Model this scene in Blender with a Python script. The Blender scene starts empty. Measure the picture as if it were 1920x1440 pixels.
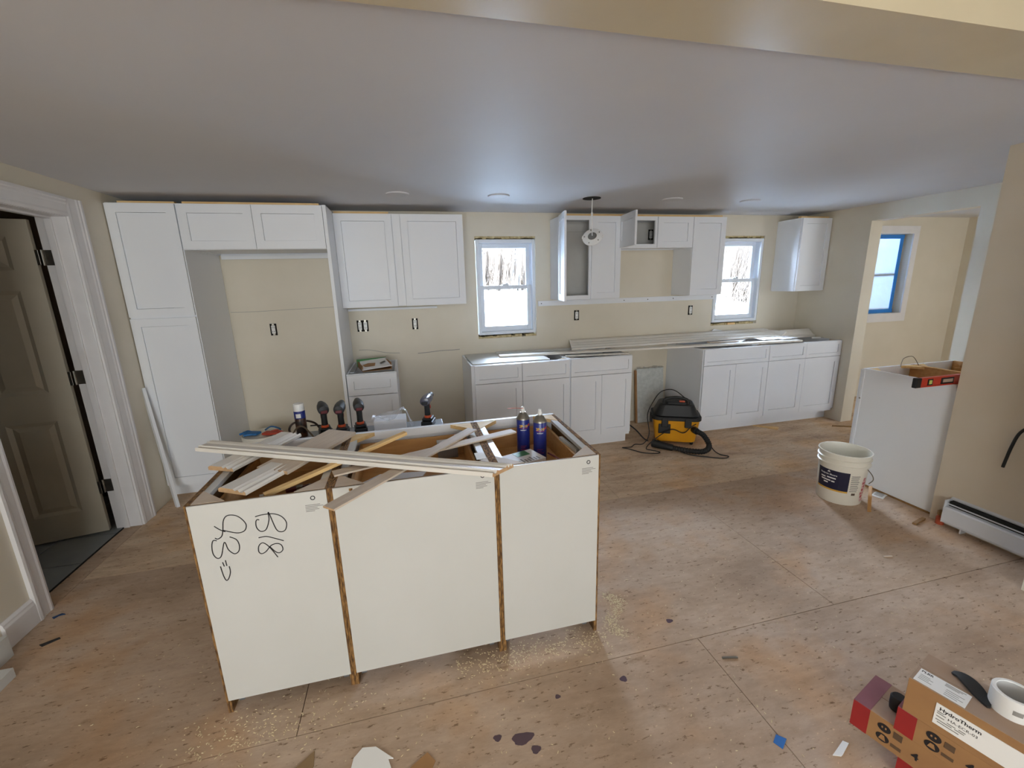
import bpy, bmesh, math, random
from mathutils import Vector, Matrix
random.seed(7)
SC = bpy.context.scene
COL = SC.collection
R = math.radians

# ---------------------------------------------------------------- camera, world, lights, exposure
cd = bpy.data.cameras.new('camera'); cam = bpy.data.objects.new('camera', cd); COL.objects.link(cam)
cd.sensor_fit = 'HORIZONTAL'; cd.sensor_width = 36.0; cd.lens = 804.632/1920*36.0; cd.clip_start = .02; cd.clip_end = 400
rt = Vector((0.9707672, -0.23858578, -0.02622724)); up = Vector((0.07977699, 0.21766655, 0.97275737)); fw = Vector((0.22637728, 0.94641328, -0.2303372))
m = Matrix((( rt.x, up.x, -fw.x, 1.90961), (rt.y, up.y, -fw.y, -4.24886), (rt.z, up.z, -fw.z, 1.58462), (0, 0, 0, 1)))
cam.matrix_world = m
SC.camera = cam
SC.view_settings.view_transform = 'Standard'; SC.view_settings.look = 'None'
SC.view_settings.exposure = 1.4; SC.view_settings.gamma = 1.0; SC.view_settings.use_curve_mapping = False
W = bpy.data.worlds.new('world'); SC.world = W; W.use_nodes = True
nt = W.node_tree; bg = nt.nodes['Background']
bg.inputs[0].default_value = (0.74, 0.88, 1.0, 1); bg.inputs[1].default_value = 1.3
SC.cycles.max_bounces = 10; SC.cycles.diffuse_bounces = 7; SC.cycles.glossy_bounces = 4
SC.cycles.transparent_max_bounces = 16
SC.cycles.caustics_reflective = False; SC.cycles.caustics_refractive = False
SC.cycles.sample_clamp_indirect = 6.0
SC.cycles.use_denoising = True

def area(name, loc, direction, sx, sy, power, col, portal=False):
    l = bpy.data.lights.new(name, 'AREA'); l.shape = 'RECTANGLE'; l.size = sx; l.size_y = sy; l.energy = power; l.color = col
    o = bpy.data.objects.new(name, l); COL.objects.link(o); o.location = loc
    o.rotation_euler = Vector(direction).to_track_quat('-Z', 'Y').to_euler()
    if portal: l.cycles.is_portal = True
    return o
sl = bpy.data.lights.new('sun', 'SUN'); sl.energy = 200; sl.angle = R(1.0); sl.color = (.55, .75, 1.0)
so = bpy.data.objects.new('sun', sl); COL.objects.link(so); so.rotation_euler = Vector((.2, .75, -.62)).to_track_quat('-Z', 'Y').to_euler()
# daylight falling in through the windows of the back wall: guides for the sampler, and added lamps outside standing in for open sky
area('window_portal_sink', (2.9, .16, 1.53), (0, -1, 0), .62, .98, 1, (1, 1, 1), True)
area('window_portal_range', (5.59, .16, 1.53), (0, -1, 0), .62, .98, 1, (1, 1, 1), True)
area('window_portal_hall', (7.76, .16, 1.56), (0, -1, 0), .64, .98, 1, (1, 1, 1), True)
area('sky_fill_sink_window', (2.9, 1.45, 2.85), (0, -1, -.42), 2.6, 1.6, 520, (.62, .77, 1.0))
area('sky_fill_range_window', (5.59, 1.45, 2.85), (0, -1, -.42), 2.6, 1.6, 520, (.62, .77, 1.0))
# added fill lamps inside the living room and the hall, out of view
area('living_room_rear_fill', (1.3, -7.9, 1.4), (0, 1, .02), 2.6, 1.9, 56, (.93, .98, 1.0))
area('living_room_side_fill', (6.9, -6.0, 1.5), (-1, .35, 0), 1.6, 1.3, 12, (.93, .98, 1.0))
area('hall_fill', (7.9, -3.4, 1.4), (0, 1, 0), 1.2, 1.3, 11, (.93, .98, 1.0))

# ---------------------------------------------------------------- helpers
def lin(c):
    c = c/255.0
    return c/12.92 if c <= .04045 else ((c+.055)/1.055)**2.4
def hexc(h):
    h = h.lstrip('#'); return tuple(lin(int(h[i:i+2], 16)) for i in (0, 2, 4)) + (1,)
MATS = {}
def mat(name, c, rough=.5, metal=0, c2=None, scale=8, stretch=(1, 1, 1), detail=4, lo=.35, hi=.65, bump=0, bscale=None, spec=.5, coat=0, alpha=1, trans=0, bdist=.002):
    M = bpy.data.materials.new(name); M.use_nodes = True; MATS[name] = M
    n = M.node_tree.nodes; L = M.node_tree.links; b = n['Principled BSDF']
    b.inputs['Base Color'].default_value = hexc(c); b.inputs['Roughness'].default_value = rough; b.inputs['Metallic'].default_value = metal
    b.inputs['Specular IOR Level'].default_value = spec; b.inputs['Coat Weight'].default_value = coat; b.inputs['Transmission Weight'].default_value = trans
    if c2 or bump:
        tc = n.new('ShaderNodeTexCoord'); mp = n.new('ShaderNodeMapping'); mp.inputs['Scale'].default_value = stretch
        L.new(tc.outputs['Object'], mp.inputs['Vector'])
    if c2:
        nz = n.new('ShaderNodeTexNoise'); nz.inputs['Scale'].default_value = scale; nz.inputs['Detail'].default_value = detail
        L.new(mp.outputs[0], nz.inputs['Vector'])
        cr = n.new('ShaderNodeValToRGB'); cr.color_ramp.elements[0].position = lo; cr.color_ramp.elements[1].position = hi
        cr.color_ramp.elements[0].color = hexc(c); cr.color_ramp.elements[1].color = hexc(c2)
        L.new(nz.outputs[0], cr.inputs[0]); L.new(cr.outputs[0], b.inputs['Base Color'])
    if bump:
        nb = n.new('ShaderNodeTexNoise'); nb.inputs['Scale'].default_value = bscale or scale*6; nb.inputs['Detail'].default_value = 3
        L.new(mp.outputs[0], nb.inputs['Vector'])
        bp = n.new('ShaderNodeBump'); bp.inputs['Strength'].default_value = bump; bp.inputs['Distance'].default_value = bdist
        L.new(nb.outputs[0], bp.inputs['Height']); L.new(bp.outputs[0], b.inputs['Normal'])
    return M

WM = {}                       # world matrices of roots, kept here as Blender updates late
def wmat(p):
    return WM.get(p.name, Matrix.Identity(4)) if p else Matrix.Identity(4)
def link(o, parent=None):
    COL.objects.link(o)
    if parent: o.parent = parent
    return o
def tag(o, label=None, cat=None, group=None, kind=None):
    if label: o['label'] = label
    if cat: o['category'] = cat
    if group: o['group'] = group
    if kind: o['kind'] = kind
    return o
def thing(name, label, cat, loc=(0, 0, 0), rotz=0, group=None, kind=None, rot=None):
    o = bpy.data.objects.new(name, None); COL.objects.link(o); o.empty_display_size = .05
    o.location = loc; o.rotation_euler = rot or (0, 0, rotz)
    WM[o.name] = Matrix.Translation(loc) @ o.rotation_euler.to_matrix().to_4x4()
    return tag(o, label, cat, group, kind)
def struct(name, bm, m, parent=None, label=None):
    o = obj(name, bm, m, parent)
    if not parent: o['kind'] = 'structure'
    if label: o['label'] = label
    return o
def obj(name, bm, m, parent=None, local=False, bev=0, smooth=None, label=None):
    """bm is given in world coordinates, or in the parent's own with local=True"""
    M = wmat(parent)
    if not local and parent: bm.transform(M.inverted())
    bmesh.ops.recalc_face_normals(bm, faces=bm.faces)
    me = bpy.data.meshes.new(name); bm.to_mesh(me); bm.free()
    for x in (m if isinstance(m, (list, tuple)) else [m]): me.materials.append(x)
    if smooth is not None:
        me.shade_smooth(); me.set_sharp_from_angle(angle=R(smooth))
    o = bpy.data.objects.new(name, me); link(o, parent)
    WM[o.name] = M
    if bev:
        b = o.modifiers.new('edge', 'BEVEL'); b.width = bev; b.segments = 2; b.limit_method = 'ANGLE'; b.angle_limit = R(40)
    if label: o['label'] = label
    return o
def single(name, bm, m, label, cat, loc, group=None, bev=0, smooth=None, kind=None, rotz=0):
    """a thing that is one mesh, its origin at loc; bm in world coordinates"""
    bm.transform(Matrix.Translation(-Vector(loc)))
    o = obj(name, bm, m, None, bev=bev, smooth=smooth); o.location = loc; WM[o.name] = Matrix.Translation(loc)
    return tag(o, label, cat, group, kind)
def B(): return bmesh.new()
def bx(bm, x0, x1, y0, y1, z0, z1, mi=0):
    v = [bm.verts.new((x, y, z)) for x in (x0, x1) for y in (y0, y1) for z in (z0, z1)]
    for q in ((0, 1, 3, 2), (4, 6, 7, 5), (0, 4, 5, 1), (2, 3, 7, 6), (0, 2, 6, 4), (1, 5, 7, 3)):
        f = bm.faces.new([v[i] for i in q]); f.material_index = mi
    return bm
def box(*a): return bx(B(), *a)
def frame_of(d):
    d = Vector(d).normalized(); a = Vector((0, 0, 1)) if abs(d.z) < .9 else Vector((1, 0, 0))
    u = d.cross(a).normalized(); return d, u, u.cross(d)
def ring(bm, c, u, w, r, n): return [bm.verts.new(Vector(c)+u*(r*math.cos(2*math.pi*i/n))+w*(r*math.sin(2*math.pi*i/n))) for i in range(n)]
def cyl(bm, p0, p1, r0, r1=None, n=20, mi=0, caps=True):
    d, u, w = frame_of(Vector(p1)-Vector(p0)); r1 = r0 if r1 is None else r1
    a = ring(bm, p0, u, w, r0, n); b = ring(bm, p1, u, w, r1, n)
    for i in range(n):
        f = bm.faces.new((a[i], a[(i+1) % n], b[(i+1) % n], b[i])); f.material_index = mi
    if caps: bm.faces.new(a).material_index = mi; bm.faces.new(b).material_index = mi
    return bm
def lathe(bm, prof, c=(0, 0, 0), n=32, cap0=True, cap1=True, mi=0, axis=None):
    c = Vector(c); d, u, w = frame_of(axis or (0, 0, 1)); rs = []
    for r, z in prof: rs.append(ring(bm, c+d*z, u, w, max(r, 1e-4), n))
    for a, b in zip(rs, rs[1:]):
        for i in range(n):
            f = bm.faces.new((a[i], a[(i+1) % n], b[(i+1) % n], b[i])); f.material_index = mi
    if cap0: bm.faces.new(rs[0]).material_index = mi
    if cap1: bm.faces.new(rs[-1]).material_index = mi
    return bm
def smoothpath(pts, k=6):
    pts = [Vector(p) for p in pts]; out = []
    for i in range(len(pts)-1):
        p0 = pts[max(i-1, 0)]; p1 = pts[i]; p2 = pts[i+1]; p3 = pts[min(i+2, len(pts)-1)]
        for j in range(k):
            t = j/k
            out.append(.5*((2*p1)+(p2-p0)*t+(2*p0-5*p1+4*p2-p3)*t*t+(3*p1-p0-3*p2+p3)*t**3))
    out.append(pts[-1]); return out
def tube(bm, pts, r, n=8, smooth=6, rib=None):
    P = smoothpath(pts, smooth) if smooth else [Vector(p) for p in pts]
    prev = None; u = None; tot = len(P)
    for i, p in enumerate(P):
        d = (P[min(i+1, tot-1)]-P[max(i-1, 0)]).normalized()
        if u is None: _, u, w = frame_of(d)
        u = (u-d*u.dot(d)).normalized(); w = d.cross(u)
        rr = r(i/(tot-1)) if callable(r) else r
        if rib: rr *= 1+rib*(i % 2)
        cur = ring(bm, p, u, w, rr, n)
        if prev:
            for k in range(n): bm.faces.new((prev[k], prev[(k+1) % n], cur[(k+1) % n], cur[k]))
        else: bm.faces.new(cur)
        prev = cur
    bm.faces.new(prev); return bm
def extrude(bm, poly, o, ax, ay, d, mi=0):
    """polygon (a,b) laid on axes ax, ay at o, swept by the vector d"""
    o = Vector(o); ax = Vector(ax); ay = Vector(ay); d = Vector(d)
    a = [bm.verts.new(o+ax*p+ay*q) for p, q in poly]; b = [bm.verts.new(v.co+d) for v in a]; n = len(a)
    bm.faces.new(a).material_index = mi; bm.faces.new(b).material_index = mi
    for i in range(n): bm.faces.new((a[i], a[(i+1) % n], b[(i+1) % n], b[i])).material_index = mi
    return bm
def walled(bm, axis, fixed0, fixed1, a0, a1, z0, z1, holes):
    """a wall slab with rectangular holes [(a,b,z,z)]; axis 'x' runs along x"""
    A = sorted({a0, a1, *[h[0] for h in holes], *[h[1] for h in holes]}); Z = sorted({z0, z1, *[h[2] for h in holes], *[h[3] for h in holes]})
    for i in range(len(A)-1):
        for k in range(len(Z)-1):
            ca = (A[i]+A[i+1])/2; cz = (Z[k]+Z[k+1])/2
            if any(h[0] < ca < h[1] and h[2] < cz < h[3] for h in holes): continue
            if axis == 'x': bx(bm, A[i], A[i+1], fixed0, fixed1, Z[k], Z[k+1])
            else: bx(bm, fixed0, fixed1, A[i], A[i+1], Z[k], Z[k+1])
    bmesh.ops.remove_doubles(bm, verts=bm.verts, dist=1e-5)
    seen = {}
    for f in list(bm.faces):                       # drop the inner faces two neighbouring blocks share
        k = tuple(sorted(v.index for v in f.verts)) if False else tuple(sorted((round(v.co.x, 4), round(v.co.y, 4), round(v.co.z, 4)) for v in f.verts))
        seen.setdefault(k, []).append(f)
    bmesh.ops.delete(bm, geom=[f for v in seen.values() if len(v) > 1 for f in v], context='FACES')
    return bm
def textmesh(body, size, align='LEFT', bold=False, depth=0):
    c = bpy.data.curves.new('txt', 'FONT'); c.body = body; c.size = size; c.align_x = align; c.resolution_u = 2
    if bold: c.offset = size*.022
    t = bpy.data.objects.new('txt', c); COL.objects.link(t)
    dg = bpy.context.evaluated_depsgraph_get(); dg.update()
    me = bpy.data.meshes.new_from_object(t.evaluated_get(dg)); bm = B(); bm.from_mesh(me)
    bpy.data.objects.remove(t); bpy.data.curves.remove(c); bpy.data.meshes.remove(me)
    return bm
def merge(dst, src):
    me = bpy.data.meshes.new('tmp'); src.to_mesh(me); src.free(); dst.from_mesh(me); bpy.data.meshes.remove(me); return dst
def place(bm, o, ex, ey):
    """moves a flat bm from xy onto the plane spanned by ex, ey at o"""
    ex = Vector(ex).normalized(); ey = Vector(ey).normalized(); ez = ex.cross(ey)
    M = Matrix(((ex.x, ey.x, ez.x, o[0]), (ex.y, ey.y, ez.y, o[1]), (ex.z, ey.z, ez.z, o[2]), (0, 0, 0, 1)))
    bm.transform(M); return bm
def wrap(bm, c, r, z0, ang0, sign=1):
    """wraps flat xy (x metres along the arc) around a vertical cylinder"""
    for v in bm.verts:
        a = ang0+sign*v.co.x/r; rr = r+v.co.z
        v.co = Vector((c[0]+rr*math.cos(a), c[1]+rr*math.sin(a), z0+v.co.y))
    return bm
def ribbon(bm, pts, w=.0032, o_y=0):
    """a flat pen stroke in the xz plane at y=o_y"""
    P = smoothpath([(x, 0, z) for x, z in pts], 6) if len(pts) > 2 else [Vector((x, 0, z)) for x, z in pts]
    prev = None
    for i, p in enumerate(P):
        d = (P[min(i+1, len(P)-1)]-P[max(i-1, 0)]).normalized(); nrm = Vector((-d.z, 0, d.x))*(w/2)
        cur = [bm.verts.new((p.x+nrm.x, o_y, p.z+nrm.z)), bm.verts.new((p.x-nrm.x, o_y, p.z-nrm.z))]
        if prev: bm.faces.new((prev[0], prev[1], cur[1], cur[0]))
        prev = cur
    return bm
def copy_tree(o, parent=None, loc=None, rotz=None, label=None, group=None):
    c = o.copy(); COL.objects.link(c); c.parent = parent
    if loc is not None: c.location = loc
    if rotz is not None: c.rotation_euler = (0, 0, rotz)
    if label: c['label'] = label
    if group: c['group'] = group
    for ch in [k for k in bpy.data.objects if k.parent == o]: copy_tree(ch, c)
    return c

# ---------------------------------------------------------------- materials
m_ceil = mat('ceiling_paint', 'd2d2d4', .58, spec=.22, c2='cfcfd2', scale=2, bump=.05, bscale=180)
m_wall = mat('cream_wall_paint', 'd8d0bf', .45, c2='d4ccba', scale=3, bump=.06, bscale=220)
m_wall2 = mat('beige_wall_paint', 'cfc4b2', .4, c2='cbc0ad', scale=3, bump=.06, bscale=200)
m_beam = mat('beam_paint', 'cfc2a4', .3, c2='cabd9f', scale=4, bump=.05, bscale=150)
m_trim = mat('white_trim_paint', 'e2e0e0', .35, c2='dcdada', scale=6)
m_cab = mat('cabinet_white', 'e6e9ed', .46, c2='e4e7ec', scale=3)
m_cabin = mat('cabinet_interior', 'c9c7c2', .5, c2='c2c0bb', scale=5)
m_mel = mat('white_melamine', 'cacac6', .35, c2='c6c6c1', scale=2.5)
m_osb = mat('particle_board_edge', '4f3418', .85, c2='97703f', scale=60, stretch=(3, 1, .5), lo=.38, hi=.62, bump=.6, bscale=160)
m_ply = mat('birch_plywood', 'b98a52', .6, c2='c99c62', scale=7, stretch=(1, 6, 8), lo=.3, hi=.7)
m_plydk = mat('brown_plywood', '7a5a38', .7, c2='94703f', scale=7, stretch=(1, 5, 9), lo=.3, hi=.7)
m_pine = mat('raw_pine', 'd9b074', .6, c2='e4c48c', scale=10, stretch=(1, 9, 9), lo=.3, hi=.7)
m_wood = mat('pale_poplar', 'd3c4b2', .6, c2='c6b5a2', scale=9, stretch=(1, 8, 8), lo=.3, hi=.7)
m_mould = mat('primed_moulding', 'e4dfd6', .4, c2='dedad2', scale=5, stretch=(1, 4, 4))
m_end = mat('end_grain', 'c4a27c', .7, c2='b8946c', scale=40)
m_door = mat('interior_door_paint', 'b9b2a0', .42, c2='b4ad9b', scale=5)
m_hinge = mat('brushed_nickel', '8c877e', .32, 1, c2='9a958c', scale=30)
m_dark = mat('dark_gap', '191614', .9)
m_black = mat('black_plastic', '121315', .5, c2='17181a', scale=12)
m_rubber = mat('black_rubber', '131314', .6)
m_white = mat('white_plastic', 'e8e8e6', .35)
m_vinyl = mat('white_vinyl', 'dfe6ee', .3)
m_foam = mat('spray_foam', 'cfc096', .9, c2='ab9a72', scale=40, bump=.8, bscale=60, bdist=.01)
m_tile = mat('grey_floor_tile', '8f9392', .35, c2='84898a', scale=5)
m_grout = mat('dark_grout', '2f2f2d', .9)
m_snow = mat('snow', 'f0f4fb', .8, c2='e8eef8', scale=.5, bump=.4, bscale=2, bdist=.05)
m_bark = mat('winter_bark', '20150a', .9, c2='271a0a', scale=10, stretch=(1, 1, .15))
m_brush = mat('dry_brush', '291b0b', .9, c2='31200d', scale=3)
m_rock = mat('snowy_rock', '70747c', .9, c2='a5aab4', scale=5)
m_yel = mat('yellow_plastic', 'dc9a1a', .38, c2='d69416', scale=6)
m_blk2 = mat('charcoal_plastic', '1b1c1e', .55)
m_red = mat('red_paint', 'b5331f', .35)
m_org = mat('orange_plastic', 'd9592b', .4)
m_dred = mat('dark_red_plastic', '5e1c1e', .4)
m_navy = mat('navy_label', '1b1b36', .4)
m_blue = mat('can_blue', '1f2c7c', .3)
m_steel = mat('can_steel', '96938a', .35, .9)
m_yellt = mat('yellow_print', 'f0c22a', .4)
m_redt = mat('red_print', 'cc3a24', .4)
m_whitet = mat('white_print', 'ececea', .45)
m_ink = mat('black_ink', '1c1a1e', .5)
m_greyink = mat('grey_ink', '8e8c88', .6)
m_card = mat('kraft_cardboard', 'a37a4e', .75, c2='99714a', scale=8, bump=.1, bscale=60)
m_cardtop = mat('kraft_cardboard_top', 'a58d7a', .75, c2='a0846c', scale=10)  # separate greyer tone for the top flaps of the cartons
m_cardred = mat('red_box_end', '9c2120', .6, c2='8f1f20', scale=8)
m_purple = mat('purple_red_box_top', '84505a', .7, c2='8d5c62', scale=8)  # muted purple red for the top of the red end band
m_paper = mat('white_paper', 'eeeeec', .6)
m_bucket = mat('bucket_plastic', 'e6e2d6', .38, c2='e0dccf', scale=5)
m_green = mat('green_print', '3f7d43', .5)
m_bluetape = mat('blue_masking_tape', '2a7fd0', .5)
m_tapeb = mat('blue_tape_scrap', '2f6db5', .55)
m_spot = mat('purple_stain', '57434c', .35)
m_chip = mat('sawdust_chips', 'd9c8a2', .8)
m_foamw = mat('foam_board', 'f1f2f4', .7)
m_copper = mat('red_pipe', 'a5482c', .45)
m_grey = mat('grey_metal', '8b8f94', .4, .6)
m_bb = mat('heater_enamel', 'd4d8de', .35)

def glassy(name, tint=(1, 1, 1, 1), gl=.08, rough=0.02):
    M = bpy.data.materials.new(name); M.use_nodes = True; n = M.node_tree.nodes; L = M.node_tree.links; n.clear()
    o = n.new('ShaderNodeOutputMaterial'); t = n.new('ShaderNodeBsdfTransparent'); g = n.new('ShaderNodeBsdfGlossy'); mx = n.new('ShaderNodeMixShader')
    t.inputs[0].default_value = tint; g.inputs['Roughness'].default_value = rough; fr = n.new('ShaderNodeFresnel'); fr.inputs[0].default_value = 1.45
    L.new(fr.outputs[0], mx.inputs[0]); L.new(t.outputs[0], mx.inputs[1]); L.new(g.outputs[0], mx.inputs[2]); L.new(mx.outputs[0], o.inputs[0]); return M
m_glass = glassy('window_glass')
def film(name, col, tr=.5, wrinkle=.6, scale=25):
    M = bpy.data.materials.new(name); M.use_nodes = True; n = M.node_tree.nodes; L = M.node_tree.links; n.clear()
    o = n.new('ShaderNodeOutputMaterial'); t = n.new('ShaderNodeBsdfTransparent'); d = n.new('ShaderNodeBsdfTranslucent'); g = n.new('ShaderNodeBsdfGlossy'); df = n.new('ShaderNodeBsdfDiffuse')
    d.inputs[0].default_value = col; df.inputs[0].default_value = col; g.inputs['Roughness'].default_value = .18
    tc = n.new('ShaderNodeTexCoord'); nz = n.new('ShaderNodeTexNoise'); nz.inputs['Scale'].default_value = scale; nz.inputs['Detail'].default_value = 5
    bp = n.new('ShaderNodeBump'); bp.inputs['Strength'].default_value = wrinkle; bp.inputs['Distance'].default_value = .01
    L.new(tc.outputs['Object'], nz.inputs['Vector']); L.new(nz.outputs[0], bp.inputs['Height'])
    for q in (d, g, df): L.new(bp.outputs[0], q.inputs['Normal'])
    a = n.new('ShaderNodeMixShader'); b = n.new('ShaderNodeMixShader'); c = n.new('ShaderNodeMixShader'); a.inputs[0].default_value = .4; b.inputs[0].default_value = tr; c.inputs[0].default_value = .25
    L.new(d.outputs[0], a.inputs[1]); L.new(df.outputs[0], a.inputs[2]); L.new(a.outputs[0], b.inputs[1]); L.new(t.outputs[0], b.inputs[2])
    L.new(b.outputs[0], c.inputs[1]); L.new(g.outputs[0], c.inputs[2]); L.new(c.outputs[0], o.inputs[0]); return M
m_film = film('window_plastic_film', (.8, .88, .97, 1), .12, .3, 14)
m_wrap = film('clear_plastic_bag', (.9, .92, .95, 1), .72, 1.0, 40)
m_bubble = mat('foam_sheet_wrap', 'cfd2cf', .35, c2='bfc3c0', scale=30, bump=.9, bscale=70, bdist=.006)

def floor_mat():
    M = bpy.data.materials.new('plywood_subfloor'); M.use_nodes = True; n = M.node_tree.nodes; L = M.node_tree.links; b = n['Principled BSDF']
    g = n.new('ShaderNodeNewGeometry'); oi = n.new('ShaderNodeAttribute'); oi.attribute_type = 'OBJECT'; oi.attribute_name = '["tone"]'
    def noise(sc, st, det=4, rough=.55):
        mp = n.new('ShaderNodeMapping'); mp.inputs['Scale'].default_value = st; L.new(g.outputs['Position'], mp.inputs['Vector'])
        z = n.new('ShaderNodeTexNoise'); z.inputs['Scale'].default_value = sc; z.inputs['Detail'].default_value = det; z.inputs['Roughness'].default_value = rough
        L.new(mp.outputs[0], z.inputs['Vector']); return z.outputs[0]
    def ramp(src, stops):
        r = n.new('ShaderNodeValToRGB'); e = r.color_ramp.elements
        while len(e) < len(stops): e.new(.5)
        for q, (p, c) in zip(e, stops): q.position = p; q.color = c if len(c) == 4 else (*c, 1)
        L.new(src, r.inputs[0]); return r.outputs[0]
    def mix(f, a, c, kind='MIX'):
        x = n.new('ShaderNodeMix'); x.data_type = 'RGBA'; x.blend_type = kind
        if isinstance(f, float): x.inputs[0].default_value = f
        else: L.new(f, x.inputs[0])
        L.new(a, x.inputs[6]); L.new(c, x.inputs[7]); return x.outputs[2]
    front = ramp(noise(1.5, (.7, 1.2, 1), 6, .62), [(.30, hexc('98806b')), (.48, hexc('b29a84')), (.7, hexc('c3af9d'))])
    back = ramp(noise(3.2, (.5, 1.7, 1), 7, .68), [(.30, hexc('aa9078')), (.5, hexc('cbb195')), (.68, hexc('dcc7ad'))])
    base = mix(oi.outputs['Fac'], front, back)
    grain = ramp(noise(11, (.7, 2.4, 1), 7, .78), [(.3, (.78, .77, .76)), (.7, (1.14, 1.14, 1.14))])
    base = mix(.75, base, grain, 'MULTIPLY')
    bl = ramp(noise(6.5, (.8, 2.0, 1), 5, .75), [(.60, (1, 1, 1)), (.70, (.70, .66, .60))])
    base = mix(1.0, base, bl, 'MULTIPLY')
    sp = ramp(noise(42, (.55, 1.5, 1), 4, .65), [(.60, (1, 1, 1)), (.66, (.46, .41, .36))])
    base = mix(.95, base, sp, 'MULTIPLY')
    lt = ramp(noise(75, (.8, 1.3, 1), 2, .5), [(.68, (1, 1, 1)), (.73, (1.32, 1.30, 1.26))])
    base = mix(1.0, base, lt, 'MULTIPLY')
    ru = ramp(noise(1.9, (1, 1, 1), 3, .6), [(.50, (1, 1, 1)), (.66, (1.02, .90, .76))])
    base = mix(1.0, base, ru, 'MULTIPLY')
    L.new(base, b.inputs['Base Color']); b.inputs['Roughness'].default_value = .75; b.inputs['Specular IOR Level'].default_value = .22
    bp = n.new('ShaderNodeBump'); bp.inputs['Strength'].default_value = .25; bp.inputs['Distance'].default_value = .002
    L.new(noise(40, (.5, 2, 1), 4), bp.inputs['Height']); L.new(bp.outputs[0], b.inputs['Normal'])
    return M
m_floor = floor_mat()

# ---------------------------------------------------------------- structure
H = 2.236; XR = 6.447; X2 = 5.167
fl = struct('floor', box(-2.6, 9.2, -8.2, .15, -.2, -.012), m_dark)
def sheet(x0, x1, y0, y1, tone):
    g = .0016
    o = obj('plywood_sheet', box(x0+g, x1-g, y0+g, y1-g, -.012, 0), m_floor, fl); o['tone'] = tone
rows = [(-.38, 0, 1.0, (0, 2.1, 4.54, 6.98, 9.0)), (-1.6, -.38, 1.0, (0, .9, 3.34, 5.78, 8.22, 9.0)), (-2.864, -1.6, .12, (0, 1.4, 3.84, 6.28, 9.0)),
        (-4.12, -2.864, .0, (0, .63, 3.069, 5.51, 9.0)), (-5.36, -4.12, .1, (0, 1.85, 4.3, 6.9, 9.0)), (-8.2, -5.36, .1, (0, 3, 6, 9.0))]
for y0, y1, tone, xs in rows:
    for a, b in zip(xs, xs[1:]): sheet(a, b, y0, y1, tone)
for (x, y, rx, ry) in ((2.193, -3.083, .040, .021), (2.106, -3.059, .015, .012), (2.228, -3.131, .017, .014), (2.367, -2.966, .011, .009), (2.651, -2.963, .015, .013), (3.008, -2.742, .016, .012)):
    bm = B(); pr_ = []
    for i in range(18):
        a = 2*math.pi*i/18; k = 1+.13*math.sin(3*a+x*9)+.05*math.sin(7*a)
        pr_.append((rx*k*math.cos(a), ry*k*math.sin(a)))
    extrude(bm, pr_, (x, y, -.001), (1, 0, 0), (0, 1, 0), (0, 0, .0016)); obj('paint_stain', bm, m_spot, fl, label='dark purple stain on the plywood')
sheet(-.104, .0, -1.812, -1.003, .3)
# tiled floor of the room beyond the panelled door
tf = struct('floor_tile_bed', box(-2.5, -.108, -3.0, -.2, -.0121, -.004), m_grout, label='tiled floor beyond the panelled door')
for i in range(7):
    for k in range(8):
        x1 = -.112-i*.335; y1 = -.41-k*.334
        if y1 < -2.9: continue
        obj('tile', box(x1-.327, x1, y1-.327, y1, -.006, .001), m_tile, tf)
struct('trim_1', box(-.112, -.104, -1.812, -1.003, -.012, .004), m_dark, label='dark threshold strip under the door opening')

ce = B(); bx(ce, -2.6, 9.2, -3.03, .15, H, H+.15)
hole = None
ceiling = struct('ceiling', ce, m_ceil)
struct('ceiling_living_room', box(-2.6, 9.2, -8.2, -3.25, 2.52, 2.62), m_ceil)
struct('ceiling_beam', box(-.0, 9.2, -3.25, -3.03, H-.012, 2.62), m_beam)

w1 = (2.596, 3.201, 1.042, 2.020); w2 = (5.278, 5.896, 1.042, 2.020); w3 = (7.46, 8.08, 1.075, 2.040)
struct('wall_back', walled(B(), 'x', 0, .15, -.15, 9.2, -.2, H+.15, [w1, w2, w3]), m_wall)
# left wall with the door opening
struct('wall_left', walled(B(), 'y', -.15, 0, -8.2, 0, -.2, H+.4, [(-1.83, -.985, -.1, 2.05)]), m_wall)
struct('wall_right', walled(B(), 'y', XR, XR+.144, -3.05, 0, -.2, H+.1, [(-1.582, -.736, -.1, 2.083)]), m_wall)
struct('wall_stub', box(X2, X2+.115, -3.25, -2.408, -.2, H+.1), m_wall2)
struct('wall_pilaster', box(4.828, 5.4, -3.25, -3.03, -.2, H), m_wall)
# further rooms
struct('wall_hall_side', box(8.985, 9.1, -8.2, 0, -.2, 2.6), m_wall)
struct('wall_living_rear', walled(B(), 'x', -8.2, -8.05, -.15, 9.2, -.2, 2.62, []), m_wall)
struct('wall_beyond_door', walled(B(), 'y', -2.6, -2.5, -3.2, 0, -.2, 2.4, []), m_wall2)
struct('wall_beyond_door_near', box(-2.6, -.15, -3.2, -2.9, -.2, 2.4), m_wall2)
struct('wall_beyond_door_far', box(-2.6, -.15, -.1, .0, -.2, 2.4), m_wall2)
# a faint taped joint on the drywall of the fridge recess and beside the base cabinets
def drywall_line(pts, w=.004):
    o = obj('trim_joint', ribbon(B(), pts, w, -.0012), m_greyink); o['kind'] = 'structure'; o['label'] = 'ragged paint line on the drywall'
drywall_line([(.43, 1.395), (.62, 1.393), (.8, 1.398), (1.1, 1.405), (1.36, 1.412)], .003)
drywall_line([(1.99, .935), (2.1, .94), (2.22, .948), (2.33, .947), (2.4, .95)], .006)
drywall_line([(1.45, 1.0), (1.55, .995), (1.7, .96), (1.82, .95)], .004)

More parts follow.
